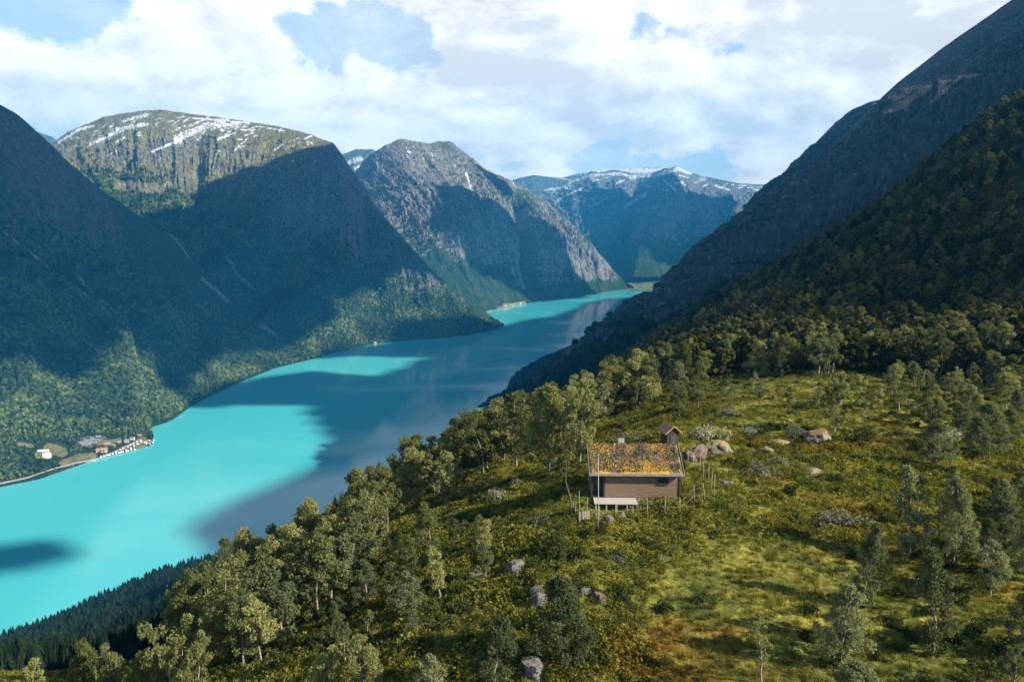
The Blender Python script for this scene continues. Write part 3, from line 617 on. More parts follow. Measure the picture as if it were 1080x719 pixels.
# bands over the lake
shade_cloud([Lk(*q) for q in ((255, 404), (330, 393), (400, 396), (480, 396), (560, 394), (640, 345), (640, 350), (560, 398), (440, 402), (400, 425), (300, 426), (200, 428))], seed=5, wob=.16, cell=25)
shade_cloud([Lk(*q) for q in ((340, 372), (420, 362), (520, 352), (640, 316), (690, 312), (640, 345), (560, 374), (480, 377), (380, 376), (330, 381))], seed=6, wob=.12, cell=25, holes=.12)
shade_cloud([Lk(*q) for q in ((205, 556), (262, 527), (320, 500), (362, 470), (400, 446), (470, 430), (560, 400), (600, 440), (420, 570), (260, 610))], seed=17, wob=.10, cell=18, thick=90)  # added unseen cloud, stands in for the right mountain's shadow on the water
shade_cloud([Lk(*q) for q in ((-80, 575), (0, 566), (60, 568), (95, 580), (60, 600), (0, 612), (-80, 620))], seed=7, wob=.22, cell=12, thick=60)
# unseen cloud added to darken the wooded slope up right of the meadow
shade_cloud([P(690, 352, 500), P(740, 335, 480), P(800, 312, 470), P(850, 285, 450), P(930, 262, 380), P(1000, 262, 300), P(1150, 262, 250), P(1200, 340, 185), P(1000, 344, 190), P(900, 352, 205), P(800, 364, 235), P(720, 376, 300), P(660, 372, 540)], alt=2500, seed=8, wob=.06, grow=12, cell=12, thick=60)

# unseen cloud added to keep the right-hand cliffs in shade
shade_cloud([P(905, 150, 2350), P(934, 95, 2100), P(1000, 40, 1750), P(1070, -5, 1550), P(1180, -80, 1350), np.array([1350., 700., 1050.]), np.array([420., 560., 480.]), P(1080, 190, 650), P(950, 235, 1300), P(850, 285, 1600), P(750, 345, 2200), P(690, 350, 2700),
       P(690, 315, 4400), P(735, 275, 4150), P(762, 245, 4100), P(790, 232, 3900), P(832, 195, 3500), P(868, 152, 3100), P(900, 122, 2900)], alt=2550, seed=15, wob=.15, grow=70)

# ------------------------------------------------------------------ the air
def make_haze():
    x0, x1, y0, y1, z0, z1 = -9000, 9000, -900, 12500, -65, 2050
    v = [(x, y, z) for z in (z0, z1) for y in (y0, y1) for x in (x0, x1)]
    f = [(0, 2, 3, 1), (4, 5, 7, 6), (0, 1, 5, 4), (2, 6, 7, 3), (0, 4, 6, 2), (1, 3, 7, 5)]
    m = bpy.data.materials.new('haze_air'); m.use_nodes = True; t = NT(m.node_tree); t.n.clear()
    out = t.new('ShaderNodeOutputMaterial'); pv = t.new('ShaderNodeVolumePrincipled')
    pv.inputs['Color'].default_value = (.05, .44, .90, 1); pv.inputs['Density'].default_value = HAZE; pv.inputs['Anisotropy'].default_value = 0.0
    t.link(pv.outputs[0], out.inputs['Volume'])
    o = mesh_np('haze', v, f, m, smooth=False); tag(o, kind='stuff')
make_haze()
# ------------------------------------------------------------------ plants
def tube(path, radii, sides=6):
    path = np.asarray(path, float); n = len(path); V = []
    tan = np.gradient(path, axis=0); tan /= np.linalg.norm(tan, axis=1)[:, None]+1e-9
    for i in range(n):
        a = np.cross(tan[i], [0.31, 0.2, 0.93] if abs(tan[i][2]) < .9 else [1, 0, 0]); a /= np.linalg.norm(a); b = np.cross(tan[i], a)
        for k in range(sides):
            q = 2*math.pi*k/sides; V.append(path[i]+radii[i]*(math.cos(q)*a+math.sin(q)*b))
    F = [(i*sides+k, i*sides+(k+1) % sides, (i+1)*sides+(k+1) % sides, (i+1)*sides+k) for i in range(n-1) for k in range(sides)]
    return np.array(V), np.array(F)
def join(parts):
    V, F, o = [], [], 0
    for v, f in parts: V.append(v); F.append(f+o); o += len(v)
    return np.concatenate(V), np.concatenate(F)
def leaves(centres, size, g, flat=0.0, aspect=1.35):
    n = len(centres); a = g.normal(size=(n, 3)); a[:, 2] *= (1-flat*.5); a /= np.linalg.norm(a, axis=1)[:, None]
    b = g.normal(size=(n, 3)); b -= (b*a).sum(1)[:, None]*a; b /= np.linalg.norm(b, axis=1)[:, None]
    s = size*g.uniform(.6, 1.3, n)[:, None]; a = a*s*.5*aspect; b = b*s*.5
    V = np.stack([centres-a, centres-b*.9, centres+a, centres+b*.9], 1).reshape(-1, 3)
    return V, np.arange(n*4).reshape(n, 4)
def birch_geo(seed, H=6.0, rad=1.9, base=.22, nclump=46, perclump=118, leaf=.135, lean=.45, stems=1, spread=.40, sharp=.8):
    g = np.random.default_rng(seed); wood, crown, twig = [], [], []
    for s in range(stems):
        off = g.normal(size=2)*.25*(stems > 1); ln = g.normal(size=2)*lean + (off*2.5 if stems > 1 else 0)
        k = np.linspace(0, 1, 9); wig = np.cumsum(g.normal(size=(9, 2))*.07, 0)
        Hs = H*(1 if s == 0 else g.uniform(.75, .95))
        path = np.stack([off[0]+ln[0]*k**1.4+wig[:, 0], off[1]+ln[1]*k**1.4+wig[:, 1], -.35+k*(Hs*.93+.35)], -1)
        wood.append(tube(path, .115*(1-k*.86)*(.75 if stems > 1 else 1)*(H/6)**.5))
        for c in range(nclump//stems):
            h = base+(1-base)*g.uniform(0, 1)**.85
            env = (math.sin(math.pi*min(1, ((h-base)/(1-base))**sharp*.93+.07)))**.75
            r = rad*env*math.sqrt(g.uniform(.12, 1))*g.uniform(.8, 1.15); q = g.uniform(0, 2*math.pi)
            i = h*8; i0 = min(7, int(i)); pt = path[i0]*(1-(i-i0))+path[min(8, i0+1)]*(i-i0)
            ctr = np.array([pt[0]+r*math.cos(q), pt[1]+r*math.sin(q), h*Hs])
            st = max(.12, h-.08-.28*r/Hs*1.6); j = st*8; j0 = min(7, int(j)); p0 = path[j0]*(1-(j-j0))+path[min(8, j0+1)]*(j-j0)
            mid = (p0+ctr)/2+np.array([0, 0, .12*r])+g.normal(size=3)*.06
            twig.append(tube([p0, mid, ctr], [.03*(1-h*.5), .018, .007], 4))
            sg = spread*g.uniform(.7, 1.25)
            cc = g.normal(size=(perclump, 3)); cc /= np.linalg.norm(cc, axis=1)[:, None]; cc *= (g.uniform(.25, 1, (perclump, 1))**.5)*sg*np.array([1.15, 1.15, .8])
            cc[:, 2] -= np.abs(g.normal(size=perclump))*.12
            crown.append(ctr+cc)
    cv, cf = leaves(np.concatenate(crown), leaf, g, .3); wv, wf = join(wood+twig)
    return (wv, wf), (cv, cf), sum(len(x[1]) for x in wood)
specs = [dict(H=6, rad=2.0, nclump=54), dict(H=6, rad=1.5, nclump=44, base=.30, lean=.6), dict(H=6, rad=2.2, nclump=54, stems=3, base=.22), dict(H=6, rad=1.5, nclump=46, base=.3, lean=.7),
         dict(H=6, rad=1.9, nclump=56, stems=2, base=.26), dict(H=6, rad=1.25, nclump=36, base=.25, perclump=85), dict(H=6, rad=1.1, nclump=22, base=.4, perclump=60, spread=.36), dict(H=6, rad=2.5, nclump=80, base=.12, spread=.46, sharp=.7),
         dict(H=6, rad=1.6, nclump=50, base=.1, spread=.4, sharp=.65)]
BIRCH = []
for i, s in enumerate(specs):
    (wv, wf), (cv, cf), nt_ = birch_geo(200+i, **s)
    a = mesh_np('trunk', wv, wf, [M_bark, M_twig], mat_idx=(np.arange(len(wf)) >= nt_).astype(int), smooth=True, link=False); b = mesh_np('crown', cv, cf, M_birch, smooth=False, link=False)
    b2m = b.data.copy(); b2m.materials.clear(); b2m.materials.append(M_birch2)
    BIRCH.append((a.data, b.data, b2m, cv[:, 2].max()))
def ordinal(n):
    return {1: 'first', 2: 'second', 3: 'third'}.get(n, f"{n}{'th' if 10 <= n % 100 <= 20 else {1: 'st', 2: 'nd', 3: 'rd'}.get(n % 10, 'th')}")
TREES = []
def birch(base, height_m, kind, label=None, group=None, grey=False, wide=1.0, cat='birch', rz=None):
    tr, c1, c2, H = BIRCH[kind]; s = height_m/H
    e = empty('birch_tree', tuple(base), rz if rz is not None else R.uniform(0, 6.28)); e.scale = (s*wide, s*wide, s)
    for nm, me in (('trunk', tr), ('crown', c2 if grey else c1)):
        o = bpy.data.objects.new(nm, me); ROOT.objects.link(o); o.parent = e
    tag(e, label, cat, group); TREES.append((base[0], base[1])); return e
def birch_px(ut, vt, ub, vb, wpx, kind, label, grey=False, group=None):
    p = hit(ub, vb, lo=18)
    D = p[1]; hz = (vb-vt)/780*D*1.06; H = BIRCH[kind][3]; rad = {0: 2.5, 1: 2.1, 2: 2.7, 3: 1.9, 4: 2.3, 5: 1.6, 6: 1.4, 7: 2.9, 8: 2.0}[kind]
    wide = (wpx/780*D)/(2*rad*hz/H); wide = min(1.5, max(.65, wide))
    return birch(p, hz, kind, label, group, grey, wide)
hand = [
 (593, 600, 592, 700, 92, 7, 'large round grey-green birch standing before the pale rocks below the cabin', 1),
 (523, 636, 522, 735, 62, 8, 'grey-green birch at the lower edge, just left of the big birch by the rocks', 1),
 (385, 657, 384, 748, 62, 0, 'dense green birch cut by the lower picture edge, right of the pair of thin birches', 0),
 (452, 676, 452, 752, 52, 8, 'short grey birch at the lower edge, halfway between two fuller birches', 1),
 (335, 676, 338, 748, 55, 1, 'olive birch at the lower edge directly left of the dense green one', 0),
 (245, 618, 257, 705, 46, 3, 'thin birch with a pale leaning trunk, left one of the pair above the lake', 0),
 (275, 612, 275, 698, 52, 1, 'birch with a bare pale lower trunk, right one of the pair above the lake', 0),
 (178, 640, 186, 742, 62, 4, 'tall yellow-green birch above the black spruce wood, lower left', 0),
 (205, 660, 208, 748, 45, 1, 'birch leaning against the tall yellow-green one at lower left', 0),
 (77, 660, 84, 752, 36, 3, 'slender birch rising alone before the dark wood at lower left', 0),
 (112, 665, 118, 752, 50, 0, 'bushy birch second from the slender one at lower left', 0),
 (148, 672, 150, 750, 40, 1, 'small birch squeezed between two bushy ones at lower left', 0),
 (32, 691, 34, 770, 38, 5, 'small birch tip nearest the lower left corner', 0),
 (457, 528, 455, 596, 40, 1, 'upright birch standing on the open slope left of the rusty heath', 0),
 (420, 480, 410, 562, 48, 4, 'birch with several bare pale stems at the lake-side edge', 0),
 (400, 490, 396, 562, 40, 3, 'thin pale-stemmed birch directly left of the many-stemmed one', 0),
 (432, 565, 425, 622, 34, 5, 'slim young birch in front of the upright one on the open slope', 0),
 (895, 606, 888, 704, 74, 7, 'wide pale birch with open crown in the lower right meadow', 1),
 (905, 690, 905, 768, 92, 7, 'grey birch top cut by the lower edge under the wide pale birch', 1),
 (915, 548, 912, 640, 42, 8, 'narrow pale birch standing behind the wide pale one', 1),
 (985, 567, 982, 690, 60, 8, 'tall thick grey-green birch right of the mossy yellow patch', 1),
 (957, 488, 958, 588, 50, 8, 'dark full birch, left of three behind the tall grey-green one', 1),
 (1002, 497, 1004, 592, 56, 7, 'broad drooping birch, middle of three behind the tall grey-green one', 1),
 (1040, 498, 1046, 560, 32, 1, 'small round birch on a pale trunk, right of three on the dark bank', 1),
 (793, 642, 801, 722, 34, 6, 'sparse thin young birch alone in the lower meadow', 0),
 (1076, 606, 1078, 690, 52, 7, 'dark birch cut by the right picture edge', 1),
 (1066, 668, 1064, 745, 50, 0, 'grey birch in the lower right corner', 1),
 (576, 404, 578, 500, 76, 7, 'biggest and densest dark green birch left of the cabin', 0),
 (612, 398, 612, 490, 58, 0, 'full dark birch touching the biggest one, nearest the cabin roof', 0),
 (540, 412, 545, 492, 62, 0, 'rounded birch left of the biggest one above the lake', 0),
 (510, 428, 513, 500, 58, 4, 'pale-stemmed birch above the fallen trunk', 0),
 (478, 442, 476, 508, 52, 1, 'lake-side birch third to the left of the biggest one', 0),
 (447, 455, 448, 522, 50, 4, 'lake-side birch fourth to the left of the biggest one', 0),
 (428, 470, 470, 532, 40, 5, 'small birch beside the grey willow strip on the slope', 0),
 (378, 490, 378, 572, 60, 7, 'wide birch at the lake-side edge left of the pale stems', 0),
 (322, 520, 326, 606, 60, 7, 'high dark-crowned birch against the blue water', 0),
 (352, 525, 352, 600, 44, 0, 'birch right of the high dark-crowned one against the water', 0),
 (250, 548, 262, 640, 62, 7, 'broad olive birch where the birch slope meets the lake at left', 0),
 (300, 588, 305, 660, 62, 0, 'leafy olive birch below the high dark-crowned one', 0),
 (225, 565, 238, 640, 45, 1, 'olive birch on the far left of the birch slope, lowest against the lake', 0),
 (880, 392, 880, 456, 46, 0, 'lone birch on a dark trunk right behind the mossy boulder', 0),
 (908, 398, 912, 436, 26, 4, 'pale two-stemmed birch at the back of the upper meadow', 0),
 (945, 404, 947, 434, 24, 6, 'small leaning birch with white trunk beside the two-stemmed one', 0),
 (1040, 372, 1042, 392, 16, 5, 'little slim birch with white trunk at the upper right of the belt', 0),
 (730, 392, 735, 432, 26, 4, 'small green birch behind the shed', 0),
 (717, 402, 716, 440, 24, 0, 'dark little birch just above the shed roof', 0),
 (986, 440, 986, 492, 50, 7, 'low bushy birch at the right end of the meadow', 1),
 (1040, 425, 1040, 480, 60, 7, 'wide low birch by the right edge above the shaded bank', 1),
]
for h_ in hand: birch_px(*h_[:6], h_[6], grey=bool(h_[7]))

def in_poly(p, poly):
    x, y = p; c = False
    for (x1, y1), (x2, y2) in zip(poly, poly[1:]+poly[:1]):
        if (y1 > y) != (y2 > y) and x < (x2-x1)*(y-y1)/(y2-y1)+x1: c = not c
    return c
def zone(poly, n, hr, kinds, phrase, group, gap=1.6, grey=.2, seed=0, small=False):
    rr_ = random.Random(seed); xs = [p[0] for p in poly]; ys = [p[1] for p in poly]; out = []; tries = 0
    while len(out) < n and tries < n*14:
        tries += 1; u, v = rr_.uniform(min(xs), max(xs)), rr_.uniform(min(ys), max(ys))
        if not in_poly((u, v), poly): continue
        p = hit(u, v, lo=20)
        if p is None or p[1] > 600: continue
        if any((p[0]-a)**2+(p[1]-b)**2 < gap*gap for a, b in TREES): continue
        TREES.append((p[0], p[1])); out.append((u, v, p, rr_.uniform(*hr), rr_.choice(kinds), rr_.random() < grey))
    out.sort(key=lambda o: o[0]); ntot = len(out)
    for i, (u, v, p, hm, k, gr) in enumerate(out):
        j = ntot-i
        lab = phrase.format(ordinal(i+1)+' from the left' if i < ntot/2 else (ordinal(j)+' from the right' if j > 1 else 'last on the right'))
        birch(p, hm, k, lab, group, gr, rr_.uniform(.85, 1.15))
    return ntot
NB = len(hand)
NB += zone([(190, 690), (235, 645), (300, 612), (350, 577), (395, 560), (400, 585), (350, 640), (290, 690), (250, 719), (200, 719)], 46, (5.2, 8.4), [0, 1, 2, 4, 7], 'birch on the lower lake-side slope, {} in that thicket', 'birches on the lower lake-side slope', 2.0, .1, 1)
NB += zone([(400, 545), (440, 520), (490, 490), (540, 462), (600, 437), (660, 412), (660, 428), (600, 470), (540, 488), (480, 512), (430, 545)], 54, (6.0, 9.2), [0, 1, 2, 4, 7], 'birch of the edge wood between lake and cabin, {} in that wood', 'birches of the edge wood between lake and cabin', 2.2, .1, 2)
NB += zone([(625, 425), (700, 392), (800, 384), (900, 380), (1000, 372), (1085, 362), (1085, 392), (1000, 398), (930, 402), (880, 398), (800, 402), (720, 410), (650, 442)], 72, (5.5, 9.2), [0, 1, 2, 4, 5, 7], 'birch in the belt behind the meadow, {} in the belt', 'birches in the belt behind the meadow', 2.0, .25, 3)
NB += zone([(930, 402), (1085, 392), (1085, 500), (1040, 490), (1000, 462), (950, 450), (935, 425)], 40, (3.0, 5.5), [0, 2, 5, 7, 8], 'low birch on the uneven ground right of the meadow, {} there', 'low birches right of the meadow', 2.0, .5, 4)
NB += zone([(690, 430), (760, 408), (880, 404), (930, 420), (900, 436), (800, 430), (720, 446)], 14, (1.8, 3.4), [5, 6, 4], 'small scattered birch at the back of the meadow, {} of them', 'small birches at the back of the meadow', 3, .3, 5)
NB += zone([(330, 640), (420, 600), (500, 560), (540, 600), (480, 640), (420, 690), (340, 715)], 22, (1.8, 4.4), [5, 8, 6, 0], 'young birch in the heath of the lower slope, {} of them', 'young birches in the heath', 2.6, .4, 6)
NB += zone([(1040, 560), (1085, 500), (1085, 680), (1045, 640)], 8, (3.0, 4.6), [7, 8, 0], 'birch on the shaded bank at the right edge, {} of them', 'birches on the shaded bank', 2, .8, 7)
print('birches', NB)

# ---- scattering of uncountable growth: one object that instances small plants on its points
def blob_geo(seed, n=10, m=8, h=1.0, r=.5, lump=.35):
    g = np.random.default_rng(seed); V = []
    for i in range(m+1):
        for k in range(n):
            ph = math.pi*i/m; q = 2*math.pi*k/n+(.3 if i % 2 else 0)
            rr_ = (1+lump*g.normal()*.6) if 0 < i < m else 1
            V.append((r*math.sin(ph)*math.cos(q)*rr_, r*math.sin(ph)*math.sin(q)*rr_, h*(.55-.45*math.cos(ph))*(1+.06*g.normal()*(0 < i < m))))
    V = np.array(V)[:, :]; V[:, 2] = h*1.0-V[:, 2]+.05
    F = [(i*n+k, (i+1)*n+k, (i+1)*n+(k+1) % n, i*n+(k+1) % n) for i in range(m) for k in range(n)]
    return V, np.array(F)
def spruce_geo(seed, n=9, tiers=7):
    g = np.random.default_rng(seed); V, F = [], []
    for t_ in range(tiers):
        z0 = .08+.86*t_/tiers; z1 = z0+1.25/tiers+.05; r = .26*(1-t_/tiers)**.85+.02; o = len(V)
        V.append((0, 0, min(1.0, z1)))
        for k in range(n*2):
            q = math.pi*k/n; rad = r*(1.0 if k % 2 else .55)*g.uniform(.8, 1.2); V.append((rad*math.cos(q), rad*math.sin(q), z0-(.03 if k % 2 else 0)))
        F += [(o, o+1+k, o+1+(k+1) % (2*n), o) for k in range(2*n)]
    return np.array(V), [f[:3] for f in F]
def proto(name, V, F, mat, smooth=False):
    o = mesh_np(name, V, F, mat, smooth=smooth, link=False); return o
def coll(name, objs):
    c = bpy.data.collections.new(name)
    for o in objs: c.objects.link(o)
    return c
_trees = {}
def scatter(name, pts, scale, rotz, idx, collection, tilt=None):
    n = len(pts); me = bpy.data.meshes.new(name); me.vertices.add(n); me.vertices.foreach_set('co', np.asarray(pts, np.float32).ravel())
    sc3 = np.asarray(scale, np.float32); sc3 = np.repeat(sc3[:, None], 3, 1) if sc3.ndim == 1 else sc3
    rot = np.zeros((n, 3), np.float32); rot[:, 2] = rotz
    if tilt is not None: rot[:, :2] = tilt
    for nm, dt, dat, key in (('scl', 'FLOAT_VECTOR', sc3, 'vector'), ('rot', 'FLOAT_VECTOR', rot, 'vector'), ('idx', 'INT', np.asarray(idx, np.int32), 'value')):
        a = me.attributes.new(nm, dt, 'POINT'); a.data.foreach_set(key, dat.ravel())
    o = bpy.data.objects.new(name, me); ROOT.objects.link(o)
    ng = bpy.data.node_groups.new(name+'_scatter', 'GeometryNodeTree')
    ng.interface.new_socket('Geometry', in_out='INPUT', socket_type='NodeSocketGeometry'); ng.interface.new_socket('Geometry', in_out='OUTPUT', socket_type='NodeSocketGeometry')
    N = ng.nodes; gi = N.new('NodeGroupInput'); go = N.new('NodeGroupOutput'); ip = N.new('GeometryNodeInstanceOnPoints'); ci = N.new('GeometryNodeCollectionInfo')
    ci.inputs['Collection'].default_value = collection; ci.inputs['Separate Children'].default_value = True; ci.inputs['Reset Children'].default_value = True
    ip.inputs['Pick Instance'].default_value = True
    L_ = ng.links; L_.new(gi.outputs[0], ip.inputs['Points']); L_.new(ci.outputs[0], ip.inputs['Instance'])
    for nm, dt, sock in (('scl', 'FLOAT_VECTOR', 'Scale'), ('rot', 'FLOAT_VECTOR', 'Rotation'), ('idx', 'INT', 'Instance Index')):
        na = N.new('GeometryNodeInputNamedAttribute'); na.data_type = dt; na.inputs['Name'].default_value = nm
        L_.new([s for s in na.outputs if s.enabled and s.name == 'Attribute'][0], ip.inputs[sock])
    L_.new(ip.outputs[0], go.inputs[0])
    md = o.modifiers.new('scatter', 'NODES'); md.node_group = ng
    tag(o, kind='stuff'); return o

# heath, bilberry and grass on the near ground
def tuft(seed, n, r, h, leaf, flat=.3):
    g = np.random.default_rng(seed); q = g.uniform(0, 6.283, n); d = r*np.sqrt(g.uniform(0, 1, n))
    z = h*(1-(d/r)**2)*g.uniform(.35, 1, n)+.02
    return leaves(np.stack([d*np.cos(q), d*np.sin(q), z], -1), leaf, g, flat)
def grass(seed, n=26, r=.22, h=.3):
    g = np.random.default_rng(seed); V = []
    for i in range(n):
        q = g.uniform(0, 6.283); d = r*math.sqrt(g.uniform(0, 1)); b = np.array([d*math.cos(q), d*math.sin(q), 0]); hh = h*g.uniform(.5, 1.1)
        s = g.uniform(0, 6.283); w_ = np.array([math.cos(s), math.sin(s), 0])*.018; ln = g.normal(size=2)*.12
        V += [b-w_, b+w_, b+w_*.4+[ln[0], ln[1], hh], b-w_*.4+[ln[0], ln[1], hh]]
    return np.array(V), np.arange(n*4).reshape(n, 4)
c_heath = coll('heath_plants', [proto(f'heath_plant_{chr(97+i)}', *tuft(300+i, 60, .40, .42, .10), M_heath) for i in range(4)] + [proto(f'heath_plant_{chr(101+i)}', *grass(310+i), M_heath) for i in range(2)])
g4 = np.random.default_rng(44)
def fan_points(n, r0, r1, a0=-42, a1=42, p=1.5):
    r = (r0**p+(r1**p-r0**p)*g4.uniform(0, 1, n))**(1/p); q = np.radians(g4.uniform(a0, a1, n)); x, y = r*np.sin(q), r*np.cos(q)
    return np.stack([x, y, height(x, y)], -1)
pts = fan_points(120000, 30, 165)
uu, vv = proj(pts)
smooth_m = np.clip(sm(uu, 620, 760)*sm(vv, 545, 610)+.6*sm(uu, 700, 800)*(vv < 460), 0, 1)     # grassier parts of the meadow
dn = fbm(pts[:, 0]/3.2, pts[:, 1]/3.2, octv=3, seed=400)
near_cabin = (np.abs(pts[:, 0]-10.95) < 4.1) & (pts[:, 1] > SITE[1]-1.8*(pts[:, 0] < 11.4)) & (pts[:, 1] < SITE[1]+5.6)
keep = (g4.uniform(0, 1, len(pts)) < np.where(dn > -.05, 1, .45)*(1-.6*smooth_m)) & ~near_cabin
pts = pts[keep]; dn = dn[keep]; smooth_m = smooth_m[keep]
isg = g4.uniform(0, 1, len(pts)) < .22+.74*smooth_m
s_ = np.where(isg, g4.uniform(.6, 1.15, len(pts)), g4.uniform(.5, 1.3, len(pts))*(1+1.5*np.clip(dn, 0, .5))*(1-.5*smooth_m))
scatter('heath_plants', pts, s_, g4.uniform(0, 6.28, len(pts)), np.where(isg, g4.integers(4, 6, len(pts)), g4.integers(0, 4, len(pts))), c_heath)
# low bushes
def bush_geo(seed, n=650, r=1.0, h=1.0, leaf=.12, lobes=7):
    g = np.random.default_rng(seed); C = []
    cs = [(g.normal()*.42*r, g.normal()*.42*r, g.uniform(.25, .6)*h, g.uniform(.35, .55)*r) for _ in range(lobes)]
    for (x, y, z, rad) in cs:
        k = n//lobes; d = g.normal(size=(k, 3)); d /= np.linalg.norm(d, axis=1)[:, None]; C.append(np.array([x, y, z])+d*rad*(g.uniform(.4, 1, (k, 1))**.5)*[1, 1, h*.9])
    c = np.concatenate(C); c[:, 2] = np.abs(c[:, 2]); return leaves(c, leaf, g, .2)
BUSH = [mesh_np('foliage', *bush_geo(500+i), M_willow, smooth=False, link=False).data for i in range(4)]
DBUSH = [mesh_np('foliage', *bush_geo(520+i, n=420, leaf=.15), M_bush, smooth=False, link=False).data for i in range(3)]
c_bush = coll('bushes', [bpy.data.objects.new(f'bush_{chr(97+i)}', m_) for i, m_ in enumerate(DBUSH)])
pts = fan_points(7000, 33, 170); uu, vv = proj(pts)
dn = fbm(pts[:, 0]/9, pts[:, 1]/9, octv=3, seed=410)
meadow = np.clip(sm(uu, 640, 740)*sm(vv, 470, 500)*sm(-uu, -930, -860), 0, 1)+(sm(uu, 690, 760)*(vv > 405)*(vv <= 480)*(uu < 930))*.8
near_cabin = (np.abs(pts[:, 0]-10.95) < 5.2) & (pts[:, 1] > SITE[1]-6) & (pts[:, 1] < SITE[1]+6.4)
keep = (g4.uniform(0, 1, len(pts)) < (.5+1.4*dn)*(1-np.clip(meadow, 0, 1)*.9)) & ~near_cabin
pts = pts[keep]; scatter('low_bushes', pts, np.stack([g4.uniform(.35, .9, len(pts))]*2+[g4.uniform(.35, .8, len(pts))], -1), g4.uniform(0, 6.28, len(pts)), g4.integers(0, 3, len(pts)), c_bush)

# the wood of small birches on the dark slope beyond the belt
far_protos = []
for i in range(5):
    (wv, wf), (cv, cf), _ = birch_geo(600+i, H=6, rad=[2.2, 1.9, 2.5, 1.7, 2.1][i], nclump=30, perclump=44, leaf=.36, base=.15, spread=.5, lean=.5)
    V, F = join([(wv, wf), (cv, cf)]); mi = np.r_[np.zeros(len(wf)), np.ones(len(cf))]
    far_protos.append(mesh_np(f'wood_birch_{chr(97+i)}', V, F, [M_twig, M_slope], mat_idx=mi, smooth=False, link=False))
c_far = coll('wood_birches', far_protos)
pts = fan_points(17000, 155, 760, -5, 46, 1.6); uu, vv = proj(pts)
dn = fbm(pts[:, 0]/30, pts[:, 1]/30, octv=4, seed=420)
keep = ((dn > -.06) | (g4.uniform(0, 1, len(pts)) < .33)) & (uu > 640-60) & (vv < 400) ; pts = pts[keep]; dn = dn[keep]
o_ = scatter('birch_wood', pts, g4.uniform(.35, 1.0, len(pts))**.8*1.25*(1+.3*dn), g4.uniform(0, 6.28, len(pts)), g4.integers(0, 5, len(pts)), c_far)

# spruce and leaf wood on the lower slopes
c_dark = coll('slope_trees', [proto(f'slope_tree_{chr(97+i)}', *spruce_geo(700+i), M_dark) for i in range(3)] + [proto(f'slope_tree_{chr(100+i)}', *blob_geo(710+i), M_dark) for i in range(2)])
pts = fan_points(30000, 115, 1400, -60, 3, 1.6); uu, vv = proj(pts)
keep = (pts[:, 2] > 2) & (np.hypot(pts[:, 0], pts[:, 1]) > np.where(uu < 190, 260, 115)) & (pts[:, 2] < CAM_H-60); pts = pts[keep]
k_ = g4.integers(0, 3, len(pts)); scatter('spruce_wood', pts, g4.uniform(.2, 1, len(pts))**.7*13.5, g4.uniform(0, 6.28, len(pts)), k_, c_dark)
def slope_points(name, n, tmax, seed, usel=None):
    V, tt, att, u, v = SURF[name]; g = np.random.default_rng(seed); nr, nc = V.shape[:2]; nt = int(nr/1.2)
    A = np.linalg.norm(np.cross(V[1:, :-1]-V[:-1, :-1], V[:-1, 1:]-V[:-1, :-1]), axis=-1)
    T = tt[:-1, 0][:, None]; w_ = A*(T < tmax)*sm(-T, -tmax, -tmax*.7)*(np.arange(nr-1)[:, None] < nt)
    gap = fbm(V[:-1, :-1, 0]/110, V[:-1, :-1, 1]/110, V[:-1, :-1, 2]/60, 4, seed=seed+7); w_ = w_*sm(gap+.9*(1-T/tmax), -.05, .35)
    w_ *= (att['scree'][:-1, :-1] < .3)*(att['field'][:-1, :-1] < .08)*(T > .012)
    if usel is not None: w_ = w_*usel(u[:-1, :-1], v[:-1, :-1])
    w_ = w_.ravel(); k = g.choice(len(w_), n, p=w_/w_.sum()); i, j = k//(nc-1), k % (nc-1); a, b = g.uniform(0, 1, (2, n, 1))
    p = V[i, j]*(1-a)*(1-b)+V[i+1, j]*a*(1-b)+V[i, j+1]*(1-a)*b+V[i+1, j+1]*a*b
    return p[p[:, 2] > 3]

c_mix = coll('far_trees', [proto(f'far_tree_{chr(97+i)}', *blob_geo(720+i, r=.38), M_farwood) for i in range(4)] + [proto(f'far_tree_{chr(101+i)}', *spruce_geo(730+i, 6, 5), M_farwood) for i in range(2)])
vis = lambda u, v: (u > -160) & (u < 1240)
for key, n, tm, hh in ((10, 56000, .72, (5, 15)), (23, 38000, .50, (6, 16)), (71, 22000, .40, (7, 14)), (83, 16000, .5, (6, 12))):
    p = slope_points(key, n, tm, key, usel=vis); m_ = len(p)
    pu_, pv_ = proj(p); lowv = (key == 10)*(pu_ > -60)*(pu_ < 185)*(pv_ > 450)
    scatter('forest', p, g4.uniform(*hh, m_)*(1-.45*lowv), g4.uniform(0, 6.28, m_), np.where(fbm(p[:, 0]/120, p[:, 1]/120, octv=3, seed=key)+g4.normal(size=m_)*.15 > .15, g4.integers(4, 6, m_), g4.integers(0, 4, m_)) if key < 60 else g4.integers(0, 5, m_), c_mix if key < 60 else c_dark)
